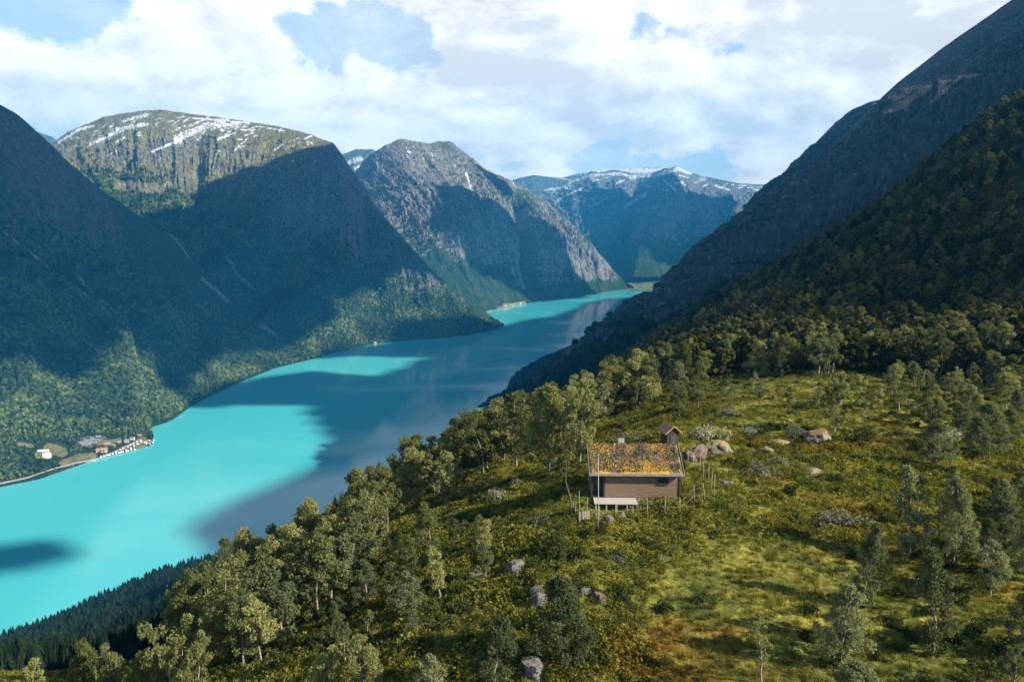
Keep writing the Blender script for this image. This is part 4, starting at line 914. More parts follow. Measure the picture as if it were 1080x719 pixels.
# ------------------------------------------------------------------ the cabin
class MB:
    """collects boxes, prisms and tubes into one mesh"""
    def __init__(s): s.v, s.f = [], []
    def add(s, V, F):
        o = len(s.v); s.v += [tuple(map(float, p)) for p in V]; s.f += [tuple(int(i)+o for i in f) for f in F]; return s
    def box(s, x0, x1, y0, y1, z0, z1, rz=0, org=(0, 0, 0)):
        V = np.array([(x, y, z) for z in (z0, z1) for y in (y0, y1) for x in (x0, x1)], float)
        c, n = math.cos(rz), math.sin(rz); V = np.stack([V[:, 0]*c-V[:, 1]*n, V[:, 0]*n+V[:, 1]*c, V[:, 2]], -1)+np.array(org)
        return s.add(V, [(0, 2, 3, 1), (4, 5, 7, 6), (0, 1, 5, 4), (2, 6, 7, 3), (0, 4, 6, 2), (1, 3, 7, 5)])
    def tube(s, path, rad, sides=6):
        V, F = tube(path, rad, sides); s.add(V, F); n = len(path)
        o = len(s.v)-len(V); s.f += [tuple(o+k for k in range(sides))[::-1], tuple(o+(n-1)*sides+k for k in range(sides))]; return s
    def build(s, name, mat, parent=None, smooth=False, bevel=0):
        o = mesh_np(name, s.v, s.f, mat, parent=parent, smooth=smooth)
        if bevel: b = o.modifiers.new('bevel', 'BEVEL'); b.width = bevel; b.segments = 1; b.limit_method = 'ANGLE'
        return o
M_wall = mat_simple('weathered_boards', (.185, .125, .078), rough=.85, var=.45, scale=2.0, stretch=(.6, 1, 9), bump=.01)
M_wood_d = mat_simple('dark_wood', (.035, .028, .024), rough=.8, scale=3, stretch=(8, 8, 1))
M_wood_l = mat_simple('pale_terrace_boards', (.40, .36, .32), rough=.7, var=.2, scale=3, stretch=(1, 8, 1))
M_grey_w = mat_simple('grey_eave_board', (.24, .22, .20), rough=.7, scale=3)
M_stake = mat_simple('bleached_stake_wood', (.34, .30, .24), rough=.8, var=.4, scale=5, stretch=(1, 1, .4))
M_glass = mat_simple('dark_pane', (.02, .025, .03), rough=.1, var=.1)
M_chim = mat_simple('chimney_plaster', (.36, .34, .33), rough=.9, scale=6)
M_stone = mat_simple('foundation_stone', (.20, .18, .16), rough=.95, var=.5, scale=3, bump=.05)
M_white = mat_simple('white_paint', (.78, .77, .74), rough=.5, var=.06)
def mat_sod():
    m, t, b, out = new_mat('sod_roof_growth')
    pos = t.new('ShaderNodeTexCoord').outputs['Object']
    a = t.noise(pos, .38, 4, .55); c = t.noise(pos, 2.2, 5, .7)
    k = t.math('ADD', t.math('MULTIPLY', a, .75), t.math('MULTIPLY', c, .45))
    col = t.ramp(k, [(.42, (.050, .055, .018)), (.50, (.12, .105, .05)), (.555, (.22, .14, .075)), (.60, (.32, .185, .035)), (.68, (.46, .27, .035))])
    t.link(col, b.inputs['Base Color']); b.inputs['Roughness'].default_value = .95
    bp = t.new('ShaderNodeBump'); bp.inputs['Distance'].default_value = .08; t.link(c, bp.inputs['Height']); t.link(bp.outputs[0], b.inputs['Normal'])
    return m
M_sod = mat_sod()
CB = np.array([10.95, SITE[1]+.1, SITE[2]+.25])
cab = empty('log_cabin', tuple(CB), math.radians(-1.5))
tag(cab, 'weathered brown board cabin with rusty orange sod roof standing on the hillside meadow', 'cabin')
wb = MB(); x0, x1, dep, nb = -2.75, 3.85, 5.2, 11
for i in range(nb):
    z0 = .05+i*.205; ins = .012*(i % 2)
    wb.box(x0, x1, -.02+ins, .10, z0+.008, z0+.197)                       # front boards
    wb.box(3.75-ins, 3.86-ins, .12, dep, z0+.008, z0+.197)               # right side
    wb.box(-3.86+ins, -3.75+ins, .12 if i < 0 else 1.3, dep, z0+.008, z0+.197)  # left side behind the porch
    wb.box(-3.74, 3.74, dep-.10, dep+.01, z0+.008, z0+.197)
wb.box(-2.74, -2.62, .12, 1.4, .05, 2.3); wb.box(-3.74, -2.76, 1.4, 1.5, .05, 2.3)
wb.box(-2.6, 3.7, .11, .2, .03, 2.28)
for sgn in (-1, 1):                                                       # gables
    X = 3.80*sgn; wb.add([(X-.05, .1, 2.3), (X+.05, .1, 2.3), (X-.05, dep, 2.3), (X+.05, dep, 2.3), (X-.05, 2.65, 3.75), (X+.05, 2.65, 3.75)], [(0, 4, 2), (1, 3, 5), (0, 1, 5, 4), (2, 4, 5, 3), (0, 2, 3, 1)])
wb.build('wall', M_wall, cab)
fb = MB().box(-3.8, 3.8, .15, dep-.1, -1.6, .045)
gf = np.random.default_rng(5)
for i in range(26):
    x = -3.75+i*.3; fb.box(x, x+.27, gf.uniform(-.05, .03), .14, -1.3, gf.uniform(-.02, .03))
fb.build('foundation', M_stone, cab, bevel=.03)
for x in (3.87, -2.78): MB().box(x-.07, x+.07, -.075, .09 if x > 0 else -.03, .0, 2.32).build('corner_post', M_wood_d, cab)
MB().box(-3.92, -3.80, -.05, .09, -.5, 2.3).build('porch_post', M_wood_d, cab)
dr = MB().box(-3.66, -2.86, 1.33, 1.395, .08, 1.98).build('door', mat_simple('door_paint', (.05, .07, .09), rough=.6), cab)
MB().box(-3.74, -2.76, .0, 1.32, .0, .06).build('porch_floor', M_wood_d, cab)
wn = MB()
wx, wz = 2.35, 1.58
for a in ((-.45, -.39, -.27, .27), (.39, .45, -.27, .27), (-.38, .38, .21, .27), (-.38, .38, -.27, -.21), (-.03, .03, -.2, .2), (-.19, -.16, -.2, .2), (.16, .19, -.2, .2)):
    wn.box(wx+a[0], wx+a[1], -.065, -.025, wz+a[2], wz+a[3])
w_o = wn.build('window', M_wood_d, cab); MB().box(wx-.385, wx+.385, -.045, -.028, wz-.205, wz+.205).build('pane', M_glass, w_o)
MB().box(wx-.5, wx+.5, -.12, -.022, wz-.34, wz-.275).build('sill', M_wood_d, w_o)
# roof: board deck, sod blanket, eave and verge boards
ey, ez, ry, rz_, RX = -.50, 2.20, 2.65, 3.93, 4.12
def slab(mb, y0, z0, y1, z1, th, xa=-RX, xb=RX):
    mb.add([(xa, y0, z0), (xb, y0, z0), (xb, y1, z1), (xa, y1, z1), (xa, y0, z0+th), (xb, y0, z0+th), (xb, y1, z1+th), (xa, y1, z1+th)],
           [(0, 3, 2, 1), (4, 5, 6, 7), (0, 1, 5, 4), (1, 2, 6, 5), (2, 3, 7, 6), (3, 0, 4, 7)])
rb = MB(); slab(rb, ey, ez, ry-.004, rz_, .06); slab(rb, dep+.5, ez, ry+.004, rz_, .06)
roof = rb.build('roof', M_wood_d, cab)
sods = []
for side in (0, 1):
    nx, ny = 230, 95; U, T = np.meshgrid(np.linspace(-RX+.06, RX-.06, nx), np.linspace(0, 1, ny))
    Y = (ey+.06+(ry-ey-.06)*T) if side == 0 else (dep+.44+(ry-dep-.44)*T); Z = ez+.06+(rz_-ez)*T
    edge = np.minimum(np.minimum((U+RX)/.25, (RX-U)/.25), np.minimum(T/.06+.35, 1)).clip(.15, 1)
    hgt = (.10+.09*fbm(U*1.1, Y*1.1, octv=3, seed=610)+.07*fbm(U*5, Y*5, octv=4, gain=.6, seed=611)+.04)*edge
    V = np.stack([U, Y, Z+hgt+.03], -1).reshape(-1, 3); F = grid_faces(ny, nx)
    ring = np.r_[np.arange(nx), np.arange(1, ny)*nx+nx-1, (ny-1)*nx+np.arange(nx-2, -1, -1), np.arange(ny-2, 0, -1)*nx]
    low = V[ring]-[0, 0, .22]; low[:, 2] = (Z.reshape(-1)[ring]+.004)
    nV = len(V); m_ = len(ring); SF = np.stack([ring, np.roll(ring, -1), nV+np.roll(np.arange(m_), -1), nV+np.arange(m_)], -1)
    sods.append((np.concatenate([V, low]), np.concatenate([F, SF])))
V, F = join(sods); sod = mesh_np('sod', V, F, M_sod, parent=roof)
gr = np.random.default_rng(77)
def roof_pts(n):
    x = gr.uniform(-RX+.15, RX-.15, n); t_ = gr.uniform(.02, 1, n); return np.stack([x, ey+.1+(ry-ey-.1)*t_, ez+.26+(rz_-ez)*t_+gr.uniform(-.03, .08, n)], -1)
p = roof_pts(9000); mesh_np('moss_tufts', *leaves(p, .075, gr, .3), M_sod, parent=roof, smooth=False)
p = roof_pts(170); q = fbm(p[:, 0]*.9, p[:, 1]*.9, octv=3, seed=612); p = p[(q > -.02) | (p[:, 0] < -1.4)]; p[:, 2] += .05
mesh_np('pale_flowers', *leaves(p, .10, gr, .2), mat_simple('pale_flower_heads', (.42, .37, .26)), parent=roof, smooth=False)
p = roof_pts(1300); q = fbm(p[:, 0]*.8, p[:, 1]*.8, octv=3, seed=614); p = p[q > -.05]
mesh_np('green_tufts', *leaves(p, .12, gr, .2), mat_simple('roof_grass', (.06, .075, .02)), parent=roof, smooth=False)
MB().box(-RX-.03, RX+.03, ey-.045, ey-.005, ez-.02, ez+.20).build('eave_board', M_grey_w, roof)
for X in (-RX-.05, RX+.012):
    b_ = MB(); slab(b_, ey-.04, ez-.04, ry+.02, rz_-.01, .24, X, X+.04); slab(b_, dep+.5, ez-.04, ry+.03, rz_-.01, .24, X, X+.04); b_.build('verge_board', M_grey_w, roof)
ch = MB().box(-1.28, -.72, 3.0, 3.5, 3.2, 4.65).build('chimney', M_chim, cab, bevel=.02)
MB().box(-1.34, -.66, 2.95, 3.55, 4.655, 4.74).build('chimney_cap', M_wood_d, ch)
MB().tube([(-1.0, 3.25, 4.742), (-1.0, 3.25, 4.98)], [.11, .11], 10).build('chimney_pipe', M_wood_d, ch)
# terrace
tr = empty('terrace', (0, 0, 0)); tr.parent = cab
tb = MB()
for i in range(9): tb.box(-3.75, .0, -1.56+i*.165, -1.56+i*.165+.155, -.02, .03)
tb.build('deck_boards', M_wood_l, tr)
for x in (-3.6, -2.7, -1.8, -.9, -.1): MB().box(x-.05, x+.05, -1.5, -1.4, -1.7, -.021).build('deck_post', M_stake, tr)
MB().box(-3.7, -.03, -1.38, -1.3, -.15, -.022).build('deck_beam', M_wood_d, tr)

# the shed behind
sp_ = hit(706, 474); sh = empty('shed', tuple(sp_+[0, 0, -.1]), math.radians(14))
tag(sh, 'small dark plank outhouse with orange-brown gable roof just behind the cabin ridge', 'shed')
sb = MB()
for i in range(8):
    x = -.68+i*.17; sb.box(x+.004, x+.166, -.75+.008*(i % 2), -.70, 0, 2.15+.55*(1-abs(x+.085)/.72))
sb.box(-.68, .68, .70, .75, 0, 2.15); sb.box(-.68, -.62, -.69, .69, 0, 2.15); sb.add([(-.66, .7, 2.16), (.66, .7, 2.16), (0, .7, 2.72), (-.66, .74, 2.16), (.66, .74, 2.16), (0, .74, 2.72)], [(0, 2, 1), (3, 4, 5), (0, 1, 4, 3), (1, 2, 5, 4), (2, 0, 3, 5)])
sb.build('wall', M_wood_d, sh)  # dark boards: the shade on the shed front is put into the colour
MB().box(.62, .685, -.69, .69, 0, 2.15).build('side_wall', mat_simple('lit_side_planks', (.42, .31, .20), scale=3, stretch=(1, 8, 1)), sh)  # sunlit side painted in: same planks in a much lighter colour
MB().box(-.3, .3, -.79, -.755, .1, 1.8).build('door', mat_simple('shed_door_boards', (.06, .048, .04), scale=3, stretch=(8, 1, 1)), sh)
g_ = MB()
for sg in (-1, 1): g_.add([(0, -1.0, 2.80), (0, 1.0, 2.80), (sg*1.0, 1.0, 2.02), (sg*1.0, -1.0, 2.02), (0, -1.0, 2.95), (0, 1.0, 2.95), (sg*1.0, 1.0, 2.15), (sg*1.0, -1.0, 2.15)], [(0, 1, 2, 3), (4, 7, 6, 5), (3, 2, 6, 7), (0, 3, 7, 4), (1, 5, 6, 2)])
g_.build('roof', mat_simple('rusty_roof_growth', (.38, .21, .09), scale=3, var=.25, bump=.03), sh)

# ------------------------------------------------------------------ fence stakes and poles
def stake(mb, p, h, lean=(0, 0), r=.026):
    mb.tube([(p[0], p[1], p[2]-.4), (p[0]+lean[0]*.5, p[1]+lean[1]*.5, p[2]+h*.5), (p[0]+lean[0], p[1]+lean[1], p[2]+h)], [r*1.15, r, r*.7], 6)
def fence(name, label, posts, group=None, wires=True):
    base = hit(posts[0][0], posts[0][1]); e = empty(name, tuple(base)); tag(e, label, 'fence', group); tops = []
    for (u, v, hpx, ln) in posts:
        q = hit(u, v); D = q[1]; h = hpx/780*D*1.12; m = MB(); stake(m, q-base, h, (ln*h, 0)); m.build('fence_post', M_stake, e, smooth=True); tops.append((q-base, h, ln))
    if wires:
        m = MB()
        for fr in (.45, .8):
            for (a, ha, la), (b, hb, lb) in zip(tops[:-1], tops[1:]):
                m.tube([a+[la*ha*fr, 0, ha*fr], (a+b)/2+[0, 0, (ha+hb)/2*fr-.05], b+[lb*hb*fr, 0, hb*fr]], [.006]*3, 4)
        m.build('wire', M_grey_w, e)
fence('stake_fence', 'thin pale stakes running along the slope below the cabin front', [(649, 549, 20, 0), (667, 547, 18, .02), (683, 544, 19, -.06), (701, 545, 21, 0), (717, 542, 15, -.03), (733, 532, 19, -.1), (744, 530, 20, -.16)])
fence('stake_fence', 'cluster of pale stakes climbing from below the cabin corner to the pinkish rock', [(753, 526, 25, .0), (750, 518, 20, .03), (747, 510, 19, 0), (742, 505, 18, -.04), (738, 499, 15, 0), (731, 493, 13, 0), (725, 489, 12, .05)])
fence('stake_fence', 'tall grey stakes at the shaded lower left corner of the cabin', [(601, 538, 14, 0), (604, 541, 12, .05), (607, 545, 11, 0), (611, 549, 30, -.02), (620, 551, 26, -.04), (632, 550, 16, 0)])
q = hit(616, 551); e = empty('gate', tuple(q), 0.15); tag(e, 'small grey plank gate leaning between the tall stakes left of the terrace', 'gate')
m = MB()
for i in range(6): m.box(-.42+i*.15, -.42+i*.15+.11, -.03, .0, .05, .85+.05*(i % 2))
m.build('boards', M_stake, e); MB().box(-.45, .47, .002, .04, .2, .28).box(-.45, .47, .002, .04, .62, .7).build('cross_bar', M_stake, e)
q = hit(631, 561); e = empty('flagpole', tuple(q)); tag(e, 'tall thin bare pole standing in front of the cabin porch', 'pole')
m = MB(); m.tube([(0, 0, -.4), (-.05, 0, 3), (-.12, 0, 6.3)], [.045, .038, .022], 8); m.build('pole', M_stake, e, smooth=True)
MB().tube([(-.12, 0, 6.302), (-.12, 0, 6.38)], [.045, .03], 8).build('knob', M_stake, e)
q = hit(603, 545); m = MB(); m.tube([q+[0, 0, -.4], q+[-.15, .1, 1.6], q+[-.55, .2, 3.0], q+[-.50, .1, 4.4], q+[-.62, 0, 5.2]], [.09, .08, .06, .04, .015], 7)
m.tube([q+[-.53, .2, 3.1], q+[-.9, .2, 3.9], q+[-1.1, .3, 4.3]], [.05, .03, .01], 5); tag(m.build('dead_tree', M_twig, smooth=True), 'curved bare dead trunk rising at the left of the cabin', 'dead tree')
q = hit(523, 489); q2 = hit(506, 483); m = MB(); d_ = (q2-q); m.tube([q+[0, 0, .2], q+d_*.4+[0, 0, .6], q+d_*.9+[0, 0, 1.2], q+d_*1.25+[0, 0, 1.5]], [.14, .12, .08, .03], 7); m.tube([q+d_*.7+[0, 0, .9], q+d_*.8+[.3, .2, 1.5]], [.04, .01], 5)
tag(m.build('fallen_trunk', M_bark, smooth=True), 'pale fallen birch trunk lying under the edge wood left of the cabin', 'fallen trunk')

# ------------------------------------------------------------------ boulders
import bmesh
def boulder_mesh(seed, sx=1, sy=1, sz=1, rough=.30, cuts=16):
    bm = bmesh.new(); bmesh.ops.create_icosphere(bm, subdivisions=5, radius=1)
    V = np.array([v.co[:] for v in bm.verts]); g = np.random.default_rng(seed)
    for _ in range(cuts):
        n = g.normal(size=3); n[2] = abs(n[2])*.6; n /= np.linalg.norm(n); d = g.uniform(.5, .85); k = V@n; V = V-np.clip(k-d, 0, None)[:, None]*n*.92
    nn = V/np.linalg.norm(V, axis=1)[:, None]
    V = V+nn*(fbm(V[:, 0]*1.3, V[:, 1]*1.3, V[:, 2]*1.3, 5, gain=.55, seed=seed)*rough)[:, None]
    V *= [sx, sy, sz]; F = np.array([[v.index for v in f.verts] for f in bm.faces]); bm.free(); return V, F
def boulder(u, v, wpx, hpx, mat, label, seed, depth=.8, group=None, sink=.25):
    q = hit(u, v+hpx*.25); D = q[1]; w_ = wpx/780*D*1.1/2; h = hpx/780*D*.98/2*1.1
    V, F = boulder_mesh(seed, w_*1.12, w_*depth, h)
    o = mesh_np('boulder', V, F, mat); o.location = tuple(q+[0, 0, h*.36]); o.rotation_euler = (0, 0, seed*1.7 % 1.2-.6); tag(o, label, 'boulder', group); return o
boulder(727, 481, 14, 19, M_rock_p, 'upright pinkish rock nearest the cabin corner with a dark cleft beside it', 1)
boulder(738, 477, 25, 19, M_rock_p, 'broad pinkish cracked boulder behind the stakes', 2, 1)
boulder(758, 473, 27, 23, M_rock_y, 'large boulder with a yellow turf cap right of the pinkish ones', 3, 1)
boulder(748, 470, 9, 12, M_rock, 'grey split piece leaning on the yellow capped boulder', 13)
boulder(860, 459, 34, 22, M_rock_o, 'big boulder with reddish moss top and white flank at the back of the meadow', 4, 1)
boulder(808, 475, 22, 12, M_rock_y, 'low rounded boulder covered in orange lichen', 5)
boulder(822, 466, 24, 7, M_rock_y, 'flat yellow mossy stone slab in the upper meadow', 6)
boulder(856, 497, 20, 10, M_rock_o, 'low rusty stone in the middle of the meadow', 7)
boulder(806, 500, 13, 8, M_rock, 'pale grey stone beside the willow in the upper meadow', 8)
boulder(766, 511, 19, 8, M_rock_p, 'flat pinkish stone right of the stakes', 9)
boulder(545, 600, 30, 17, M_rock, 'pale grey boulder on the open slope below the fence', 10, 1)
boulder(505, 604, 22, 7, M_rock, 'flat dark grey slab left of the pale boulder', 11)
boulder(571, 632, 24, 20, M_rock, 'pale rock partly hidden left of the large round birch', 12)
boulder(570, 622, 22, 12, M_rock, 'smaller pale rock on top of the one behind the large round birch', 14)
boulder(632, 629, 19, 12, M_rock_p, 'light squarish rock right of the large round birch', 15)
boulder(618, 622, 15, 10, M_rock, 'pale stone just behind the light squarish rock', 16)
boulder(560, 704, 30, 26, M_rock, 'dark grey outcrop at the lower edge under the large round birch', 17, 1)
boulder(486, 544, 26, 8, M_rock_y, 'long tan slab lying on the slope in sunlight', 18)
boulder(642, 549, 15, 12, M_rock_p, 'reddish round stone in front of the terrace', 19)
boulder(656, 545, 13, 12, M_rock, 'grey pointed stone in front of the terrace', 20)
boulder(629, 543, 10, 8, M_rock_p, 'small rusty stone at the left foot of the terrace', 21)
boulder(673, 533, 9, 6, M_rock_y, 'small tan stone at the right end of the terrace', 22)
boulder(963, 429, 12, 6, M_rock, 'white-grey stone under the low birches right of the meadow', 23)
boulder(966, 385, 14, 6, M_rock, 'pale stone in the belt above the low birches', 24)
boulder(897, 348, 20, 12, M_rock, 'grey crag breaking out of the shaded slope above the belt', 25)
boulder(740, 344, 20, 8, M_rock, 'pale ledge on the ridge of the dark wooded slope', 26)
boulder(1074, 541, 16, 7, M_rock_p, 'pinkish stone on the shaded bank at the right edge', 27)
boulder(392, 620, 12, 6, M_rock, 'small grey stone on the birch slope above the lake', 28)

# ------------------------------------------------------------------ grey willows
def willow(u, v, wpx, hpx, label, k, dark=False):
    q = hit(u, v+hpx*.3); D = q[1]; s = wpx/780*D/1.9; o = bpy.data.objects.new('willow_shrub' if not dark else 'dark_shrub', (DBUSH if dark else BUSH)[k % (3 if dark else 4)]); ROOT.objects.link(o)
    o.location = tuple(q-[0, 0, .1]); o.scale = (s, s*.8, max(.5, hpx/780*D*1.0)); o.rotation_euler = (0, 0, k*1.3); tag(o, label, 'shrub', 'willow shrubs on the hillside' if not dark else 'dark shrubs'); return o
for i, a in enumerate([(880, 546, 50, 17, 'wide flat grey willow shrub casting a shadow in the middle of the meadow'), (743, 458, 40, 18, 'pale grey-green willow mass behind the pinkish boulders'), (566, 552, 28, 14, 'round grey willow below the shaded cabin corner'),
    (524, 524, 22, 15, 'small silvery willow above the long tan slab'), (487, 521, 26, 9, 'low grey willow strip on the slope, left part'), (505, 513, 24, 8, 'low grey willow strip on the slope, right part'), (545, 510, 14, 11, 'little tuft of willow under the edge wood'),
    (799, 495, 34, 13, 'grey willow beside the pale stone in the upper meadow'), (822, 486, 26, 9, 'faint grey willow under the orange lichen boulder'), (838, 457, 24, 17, 'grey willow touching the left side of the mossy boulder'), (790, 455, 24, 9, 'flat willow in the upper meadow with a long shadow'),
    (647, 463, 14, 9, 'small round willow left of the chimney'), (676, 462, 26, 9, 'grey willow right of the chimney behind the ridge'), (655, 590, 20, 10, 'grey willow in the heath below the cabin'), (1003, 462, 40, 14, 'broad grey willow in front of the low bushy birch'), (1052, 400, 28, 12, 'greyish willow at the right end of the belt'),
    (470, 680, 26, 14, 'grey willow between the birches at the lower edge'), (700, 590, 18, 8, 'small willow in the meadow below the fence'), (770, 436, 22, 8, 'low willow at the back of the meadow behind the shed')]):
    willow(*a, i)
for i, a in enumerate([(904, 461, 34, 14, 'brownish shrub right of the mossy boulder'), (700, 640, 30, 14, 'dark green shrub by the light squarish rock'), (585, 575, 44, 26, 'dark green thicket below the shaded cabin corner'), (850, 428, 24, 10, 'dark shrub in front of the lone birch'), (738, 632, 24, 12, 'dark green shrub at the border of heath and grass')]):
    willow(*a, i, True)
# ------------------------------------------------------------------ village on the far shore
def on_surface(key, u, v):
    V, tt, att, U, W = SURF[key]; n = int(V.shape[0]/1.2); d = (U[:n]-u)**2+(W[:n]-v)**2; return V[:n].reshape(-1, 3)[d.argmin()].copy()
def house(p, L_, W_, h, rz, wall, roofm, label, group, cat='house', windows=True):
    e = empty('house', (p[0], p[1], p[2]), rz); tag(e, label, cat, group)
    m = MB().box(-L_/2, L_/2, -W_/2, W_/2, -2.5, h)
    m.add([(-L_/2, -W_/2, h), (-L_/2, W_/2, h), (-L_/2, 0, h+W_*.38), (L_/2, -W_/2, h), (L_/2, W_/2, h), (L_/2, 0, h+W_*.38)], [(0, 2, 1), (3, 4, 5)])
    m.build('wall', wall, e)
    r = MB(); o = .5
    for sg in (-1, 1): r.add([(-L_/2-o, 0, h+W_*.38+.05), (L_/2+o, 0, h+W_*.38+.05), (L_/2+o, sg*(W_/2+o), h-.3), (-L_/2-o, sg*(W_/2+o), h-.3), (-L_/2-o, 0, h+W_*.38+.3), (L_/2+o, 0, h+W_*.38+.3), (L_/2+o, sg*(W_/2+o), h-.05), (-L_/2-o, sg*(W_/2+o), h-.05)], [(0, 1, 2, 3), (4, 7, 6, 5), (3, 2, 6, 7), (0, 3, 7, 4), (1, 5, 6, 2)])
    r.build('roof', roofm, e)
    if windows:
        k = max(2, int(L_/3))
        for i in range(k):
            x = -L_/2+(i+.5)*L_/k; MB().box(x-.5, x+.5, -W_/2-.04, -W_/2-.005, 1.0, 2.2).build('window', M_glass, e)
M_rr = mat_simple('red_roof', (.34, .17, .13)); M_rg = mat_simple('grey_roof', (.20, .20, .21)); M_red = mat_simple('red_house_paint', (.30, .07, .05)); M_tan = mat_simple('tan_house_paint', (.50, .40, .30)); M_brn = mat_simple('brown_hut_wood', (.13, .09, .06)); M_wr = mat_simple('bright_sheet_roof', (.70, .70, .72), rough=.4)
VG = 'houses of the village on the spit'
for (u, v, L_, W_, h, rz, wl, rf, lb) in [
  (49, 482, 14, 9, 5, .3, M_white, M_wr, 'white farmhouse with bright roof alone left of the village'), (46, 477, 20, 7, 3, .2, M_tan, M_wr, 'long pale barn beside the white farmhouse'),
  (107, 476, 22, 10, 4.5, .5, M_tan, M_rr, 'long building with a reddish roof above the camping ground'), (100, 487, 9, 7, 4, .4, M_white, M_rg, 'small white house at the left entrance of the camping ground'),
  (113, 470, 12, 8, 4, .6, M_brn, M_rr, 'brown house above the long red-roofed building'), (120, 471, 10, 7, 4, .2, M_red, M_rg, 'red house among the trees above the camping ground'),
  (126, 467, 9, 7, 3.5, .8, M_brn, M_rg, 'dark hut behind the red house'), (134, 466, 10, 7, 3.5, .4, M_tan, M_rg, 'tan hut in the middle of the upper camping row'),
  (141, 463, 9, 6, 3.5, .1, M_white, M_rg, 'white hut near the narrow bay'), (147, 460, 9, 6, 3, .3, M_red, M_rr, 'little red hut next to the bay'), (104, 462, 10, 7, 3.5, .3, M_brn, M_rg, 'isolated hut beside the pale gravel field')]:
    house(on_surface(10, u, v), L_, W_, h, rz, wl, rf, lb, VG)
VG2 = 'huts on the gravel shore farther up the lake'
for (u, v, lb, wl) in [(310, 382, 'leftmost hut on the far gravel shore', M_white), (317, 381, 'tan hut on the far gravel shore', M_tan), (326, 380, 'white hut at the right of the far gravel shore', M_white), (396, 362, 'lone pale hut on the shore at the foot of the second mountain', M_tan)]:
    house(on_surface(23, u, v), 12, 8, 4, .4, wl, M_rg, lb, VG2, windows=False)
for (u, v, lb, wl) in [(533, 323, 'leftmost tiny white house on the far headland', M_white), (541, 322, 'tiny tan house in the middle of the far headland', M_tan), (549, 320, 'tiny white house at the tip of the far headland', M_white)]:
    house(on_surface(41, u, v), 16, 10, 5, .2, wl, M_rg, lb, 'houses on the far headland', windows=False)
def caravan_mesh(L_=6.2, W_=2.3, H_=2.5):
    m = MB(); pr = [(-L_/2, .55), (-L_/2+.1, 1.6), (-L_/2+.7, H_), (L_/2-.35, H_), (L_/2, 1.9), (L_/2-.05, .55)]
    V = [(x, -W_/2, z) for x, z in pr]+[(x, W_/2, z) for x, z in pr]; n = len(pr)
    m.add(V, [tuple(range(n)), tuple(range(n, 2*n))[::-1]]+[(i, i+n, (i+1) % n+n, (i+1) % n) for i in range(n)])
    for sy_ in (-W_/2-.02, W_/2-.18): m.tube([(.3, sy_, .33), (.3, sy_+.2, .33)], [.33, .33], 10)
    m.box(-L_/2-1.1, -L_/2+.1, -.08, .08, .45, .55); return m
cm = caravan_mesh(); tmp = cm.build('caravan', mat_simple('caravan_white', (.62, .61, .58), rough=.4, var=.03)); CM = tmp.data
bpy.data.objects.remove(tmp)
rows = []
for i in range(7): rows.append(('lower', 109+i*5.3, 488.5-i*2.2))
for i in range(9): rows.append(('middle', 111+i*4.4, 484.8-i*2.0))
for i in range(9): rows.append(('upper', 118+i*4.0, 478.6-i*1.75))
for i in range(6): rows.append(('shore', 118+i*5.2, 490.0-i*2.9))
for i in range(9): rows.append(('spit', 147+i*1.9, 468.2-(i % 3)*1.7))
cnt = {}
tot = {k: sum(1 for r in rows if r[0] == k) for k in {r[0] for r in rows}}
for k, u, v in rows:
    cnt[k] = cnt.get(k, 0)+1; q = on_surface(10, u+R.uniform(-.4, .4), v+R.uniform(-.3, .3)); q[2] = max(q[2], .8)
    o = bpy.data.objects.new('caravan', CM); ROOT.objects.link(o); o.location = tuple(q); o.rotation_euler = (0, 0, R.uniform(1.9, 2.4) if k != 'spit' else R.uniform(0, 3)); o.scale = (1.25, 1.25, 1.1)
    place = {'lower': 'in the lowest inland row', 'middle': 'in the middle row', 'upper': 'in the uppermost row', 'shore': 'along the waterline', 'spit': 'on the tip of the spit'}[k]
    tag(o, f'white caravan {place} of the camping ground, {ordinal(cnt[k])} from the left', 'caravan', 'caravans on the camping ground')

# flat land at the head of the lake
vf = [(845, 5540), (960, 5500), (1180, 5500), (1500, 5560), (1700, 6400), (1500, 6700), (1000, 6600), (800, 6200)]
mm = new_mat('valley_fields'); t = mm[1]; pos = wpos(t)
t.link(t.ramp(t.noise(pos, .012, 4, .6), [(.4, (.05, .10, .03)), (.5, (.22, .21, .08)), (.65, (.32, .27, .13))], 'CONSTANT'), mm[2].inputs['Base Color'])
vm = mesh_np('valley_floor', [(x, y, 3) for x, y in vf]+[(x, y, -8) for x, y in vf], [tuple(range(8))]+[(i, i+8, (i+1) % 8+8, (i+1) % 8) for i in range(8)], mm[0], smooth=False); tag(vm, kind='structure')

# shore road
pts_ = [on_surface(10, u, v) for u, v in ((-60, 521), (-20, 513), (0, 509), (30, 503), (60, 493), (80, 487.5), (95, 485), (105, 482), (118, 477), (130, 472), (150, 463))]
pts_ = np.array(pts_); k = np.linspace(0, len(pts_)-1, 160); C_ = np.stack([np.interp(k, range(len(pts_)), pts_[:, i]) for i in range(3)], -1)
d_ = np.gradient(C_, axis=0); nrm = np.stack([-d_[:, 1], d_[:, 0]], -1); nrm /= np.linalg.norm(nrm, axis=1)[:, None]
zr = np.maximum(C_[:, 2], .5)+1.0; zr = np.convolve(np.pad(zr, 4, 'edge'), np.ones(9)/9, 'valid')
V = np.concatenate([np.column_stack([C_[:, :2]-nrm*3, zr]), np.column_stack([C_[:, :2]+nrm*3, zr]), np.column_stack([C_[:, :2]-nrm*4.5, zr-3]), np.column_stack([C_[:, :2]+nrm*4.5, zr-3])])
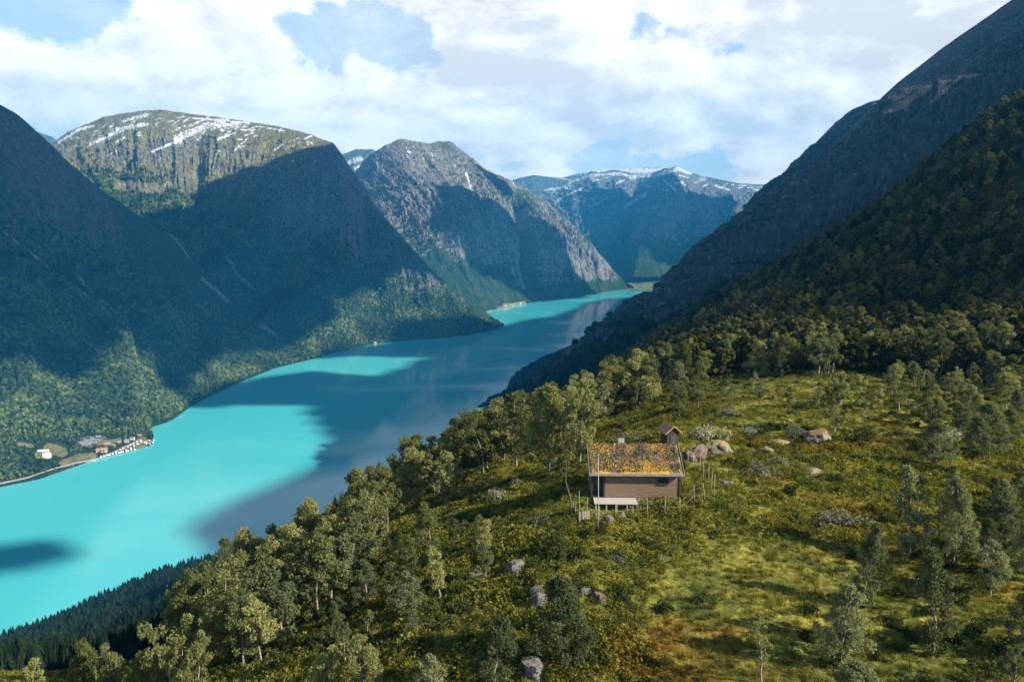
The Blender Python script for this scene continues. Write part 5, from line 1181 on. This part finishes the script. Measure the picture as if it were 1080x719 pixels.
n = len(C_); i = np.arange(n-1); F = np.concatenate([np.stack([i, i+n, i+n+1, i+1], -1), np.stack([i+2*n, i, i+1, i+1+2*n], -1), np.stack([i+n, i+3*n, i+3*n+1, i+n+1], -1)])
tag(mesh_np('road', V, F, mat_simple('shore_road_gravel', (.24, .21, .18), coord='Object', scale=.2)), kind='structure')

# ------------------------------------------------------------------ boats and their wakes
def boat(u, v, rz, L_, label):
    p = Lk(u, v); e = empty('motorboat', tuple(p), rz); tag(e, label, 'boat')
    st = [(-.5, .42, .0), (-.2, .5, .0), (.2, .42, .02), (.42, .18, .10), (.5, .0, .16)]; V = []
    for x, w_, k in st: V += [(x*L_, -w_*L_*.33, .8+k*L_*.3), (x*L_, w_*L_*.33, .8+k*L_*.3), (x*L_, -w_*L_*.2, -.25), (x*L_, w_*L_*.2, -.25)]
    F = []
    for i in range(4): a, b = i*4, i*4+4; F += [(a, b, b+1, a+1), (a+2, a+3, b+3, b+2), (a, a+2, b+2, b), (a+1, b+1, b+3, a+3)]
    F.append((0, 1, 3, 2)); MB().add(V, F).build('hull', M_white, e)
    MB().add(*_cab(L_)).build('cabin', M_glass, e)
def _cab(L_):
    x0, x1, w_ = -.18*L_, .18*L_, .11*L_; return [(x0, -w_, .82), (x1, -w_, .82), (x1, w_, .82), (x0, w_, .82), (x0, -w_*.8, 1.9), (x1*.4, -w_*.8, 1.9), (x1*.4, w_*.8, 1.9), (x0, w_*.8, 1.9)], [(0, 1, 5, 4), (1, 2, 6, 5), (2, 3, 7, 6), (3, 0, 4, 7), (4, 5, 6, 7)]
boat(477, 386.5, math.pi+.5, 11, 'white motorboat in mid lake drawing a long curved wake')
boat(426, 429.5, math.pi-.1, 8, 'small white boat nearer the birch slope with a short wake')
M_foam, t_, b_f, out_ = new_mat('wake_foam')
tr_ = t_.new('ShaderNodeBsdfTransparent'); mx_ = t_.new('ShaderNodeMixShader'); b_f.inputs['Base Color'].default_value = (.62, .80, .80, 1); b_f.inputs['Roughness'].default_value = .6
f_ = t_.math('MULTIPLY', t_.sstep(t_.noise(wpos(t_), .12, 4, .7), .35, .65), attr(t_, 'foam')); t_.link(f_, mx_.inputs[0]); t_.link(tr_.outputs[0], mx_.inputs[1]); t_.link(b_f.outputs[0], mx_.inputs[2]); t_.link(mx_.outputs[0], out_.inputs[0])
def wake(path, w0, w1, z, s0=.9):
    p_ = np.array([Lk(*q, z=z) for q in path]); k = np.linspace(0, len(p_)-1, 60); C = np.stack([np.interp(k, range(len(p_)), p_[:, i]) for i in range(3)], -1); C[:, :2] = np.stack([np.convolve(np.pad(C[:, i], 6, 'reflect', reflect_type='odd'), np.ones(13)/13, 'valid') for i in (0, 1)], -1)
    d = np.gradient(C, axis=0)[:, :2]; n_ = np.stack([-d[:, 1], d[:, 0]], -1); n_ /= np.linalg.norm(n_, axis=1)[:, None]; w_ = np.linspace(w0, w1, 60)[:, None]
    V = np.stack([np.column_stack([C[:, :2]-n_*w_, C[:, 2]]), np.column_stack([C[:, :2], C[:, 2]]), np.column_stack([C[:, :2]+n_*w_, C[:, 2]])], 1).reshape(-1, 3)
    fo = np.linspace(s0, .15, 60)[:, None]*np.array([.4, 1, .4]); o = mesh_np('wake', V, grid_faces(60, 3), M_foam, attrs={'foam': fo.ravel()}); tag(o, kind='stuff')
wake([(478, 386.6), (500, 382), (530, 376), (560, 370.5), (600, 366)], 3, 9, .06)
wake([(427, 429.6), (437, 429), (450, 429)], 1.5, 3, .06, .7)
print('script done')
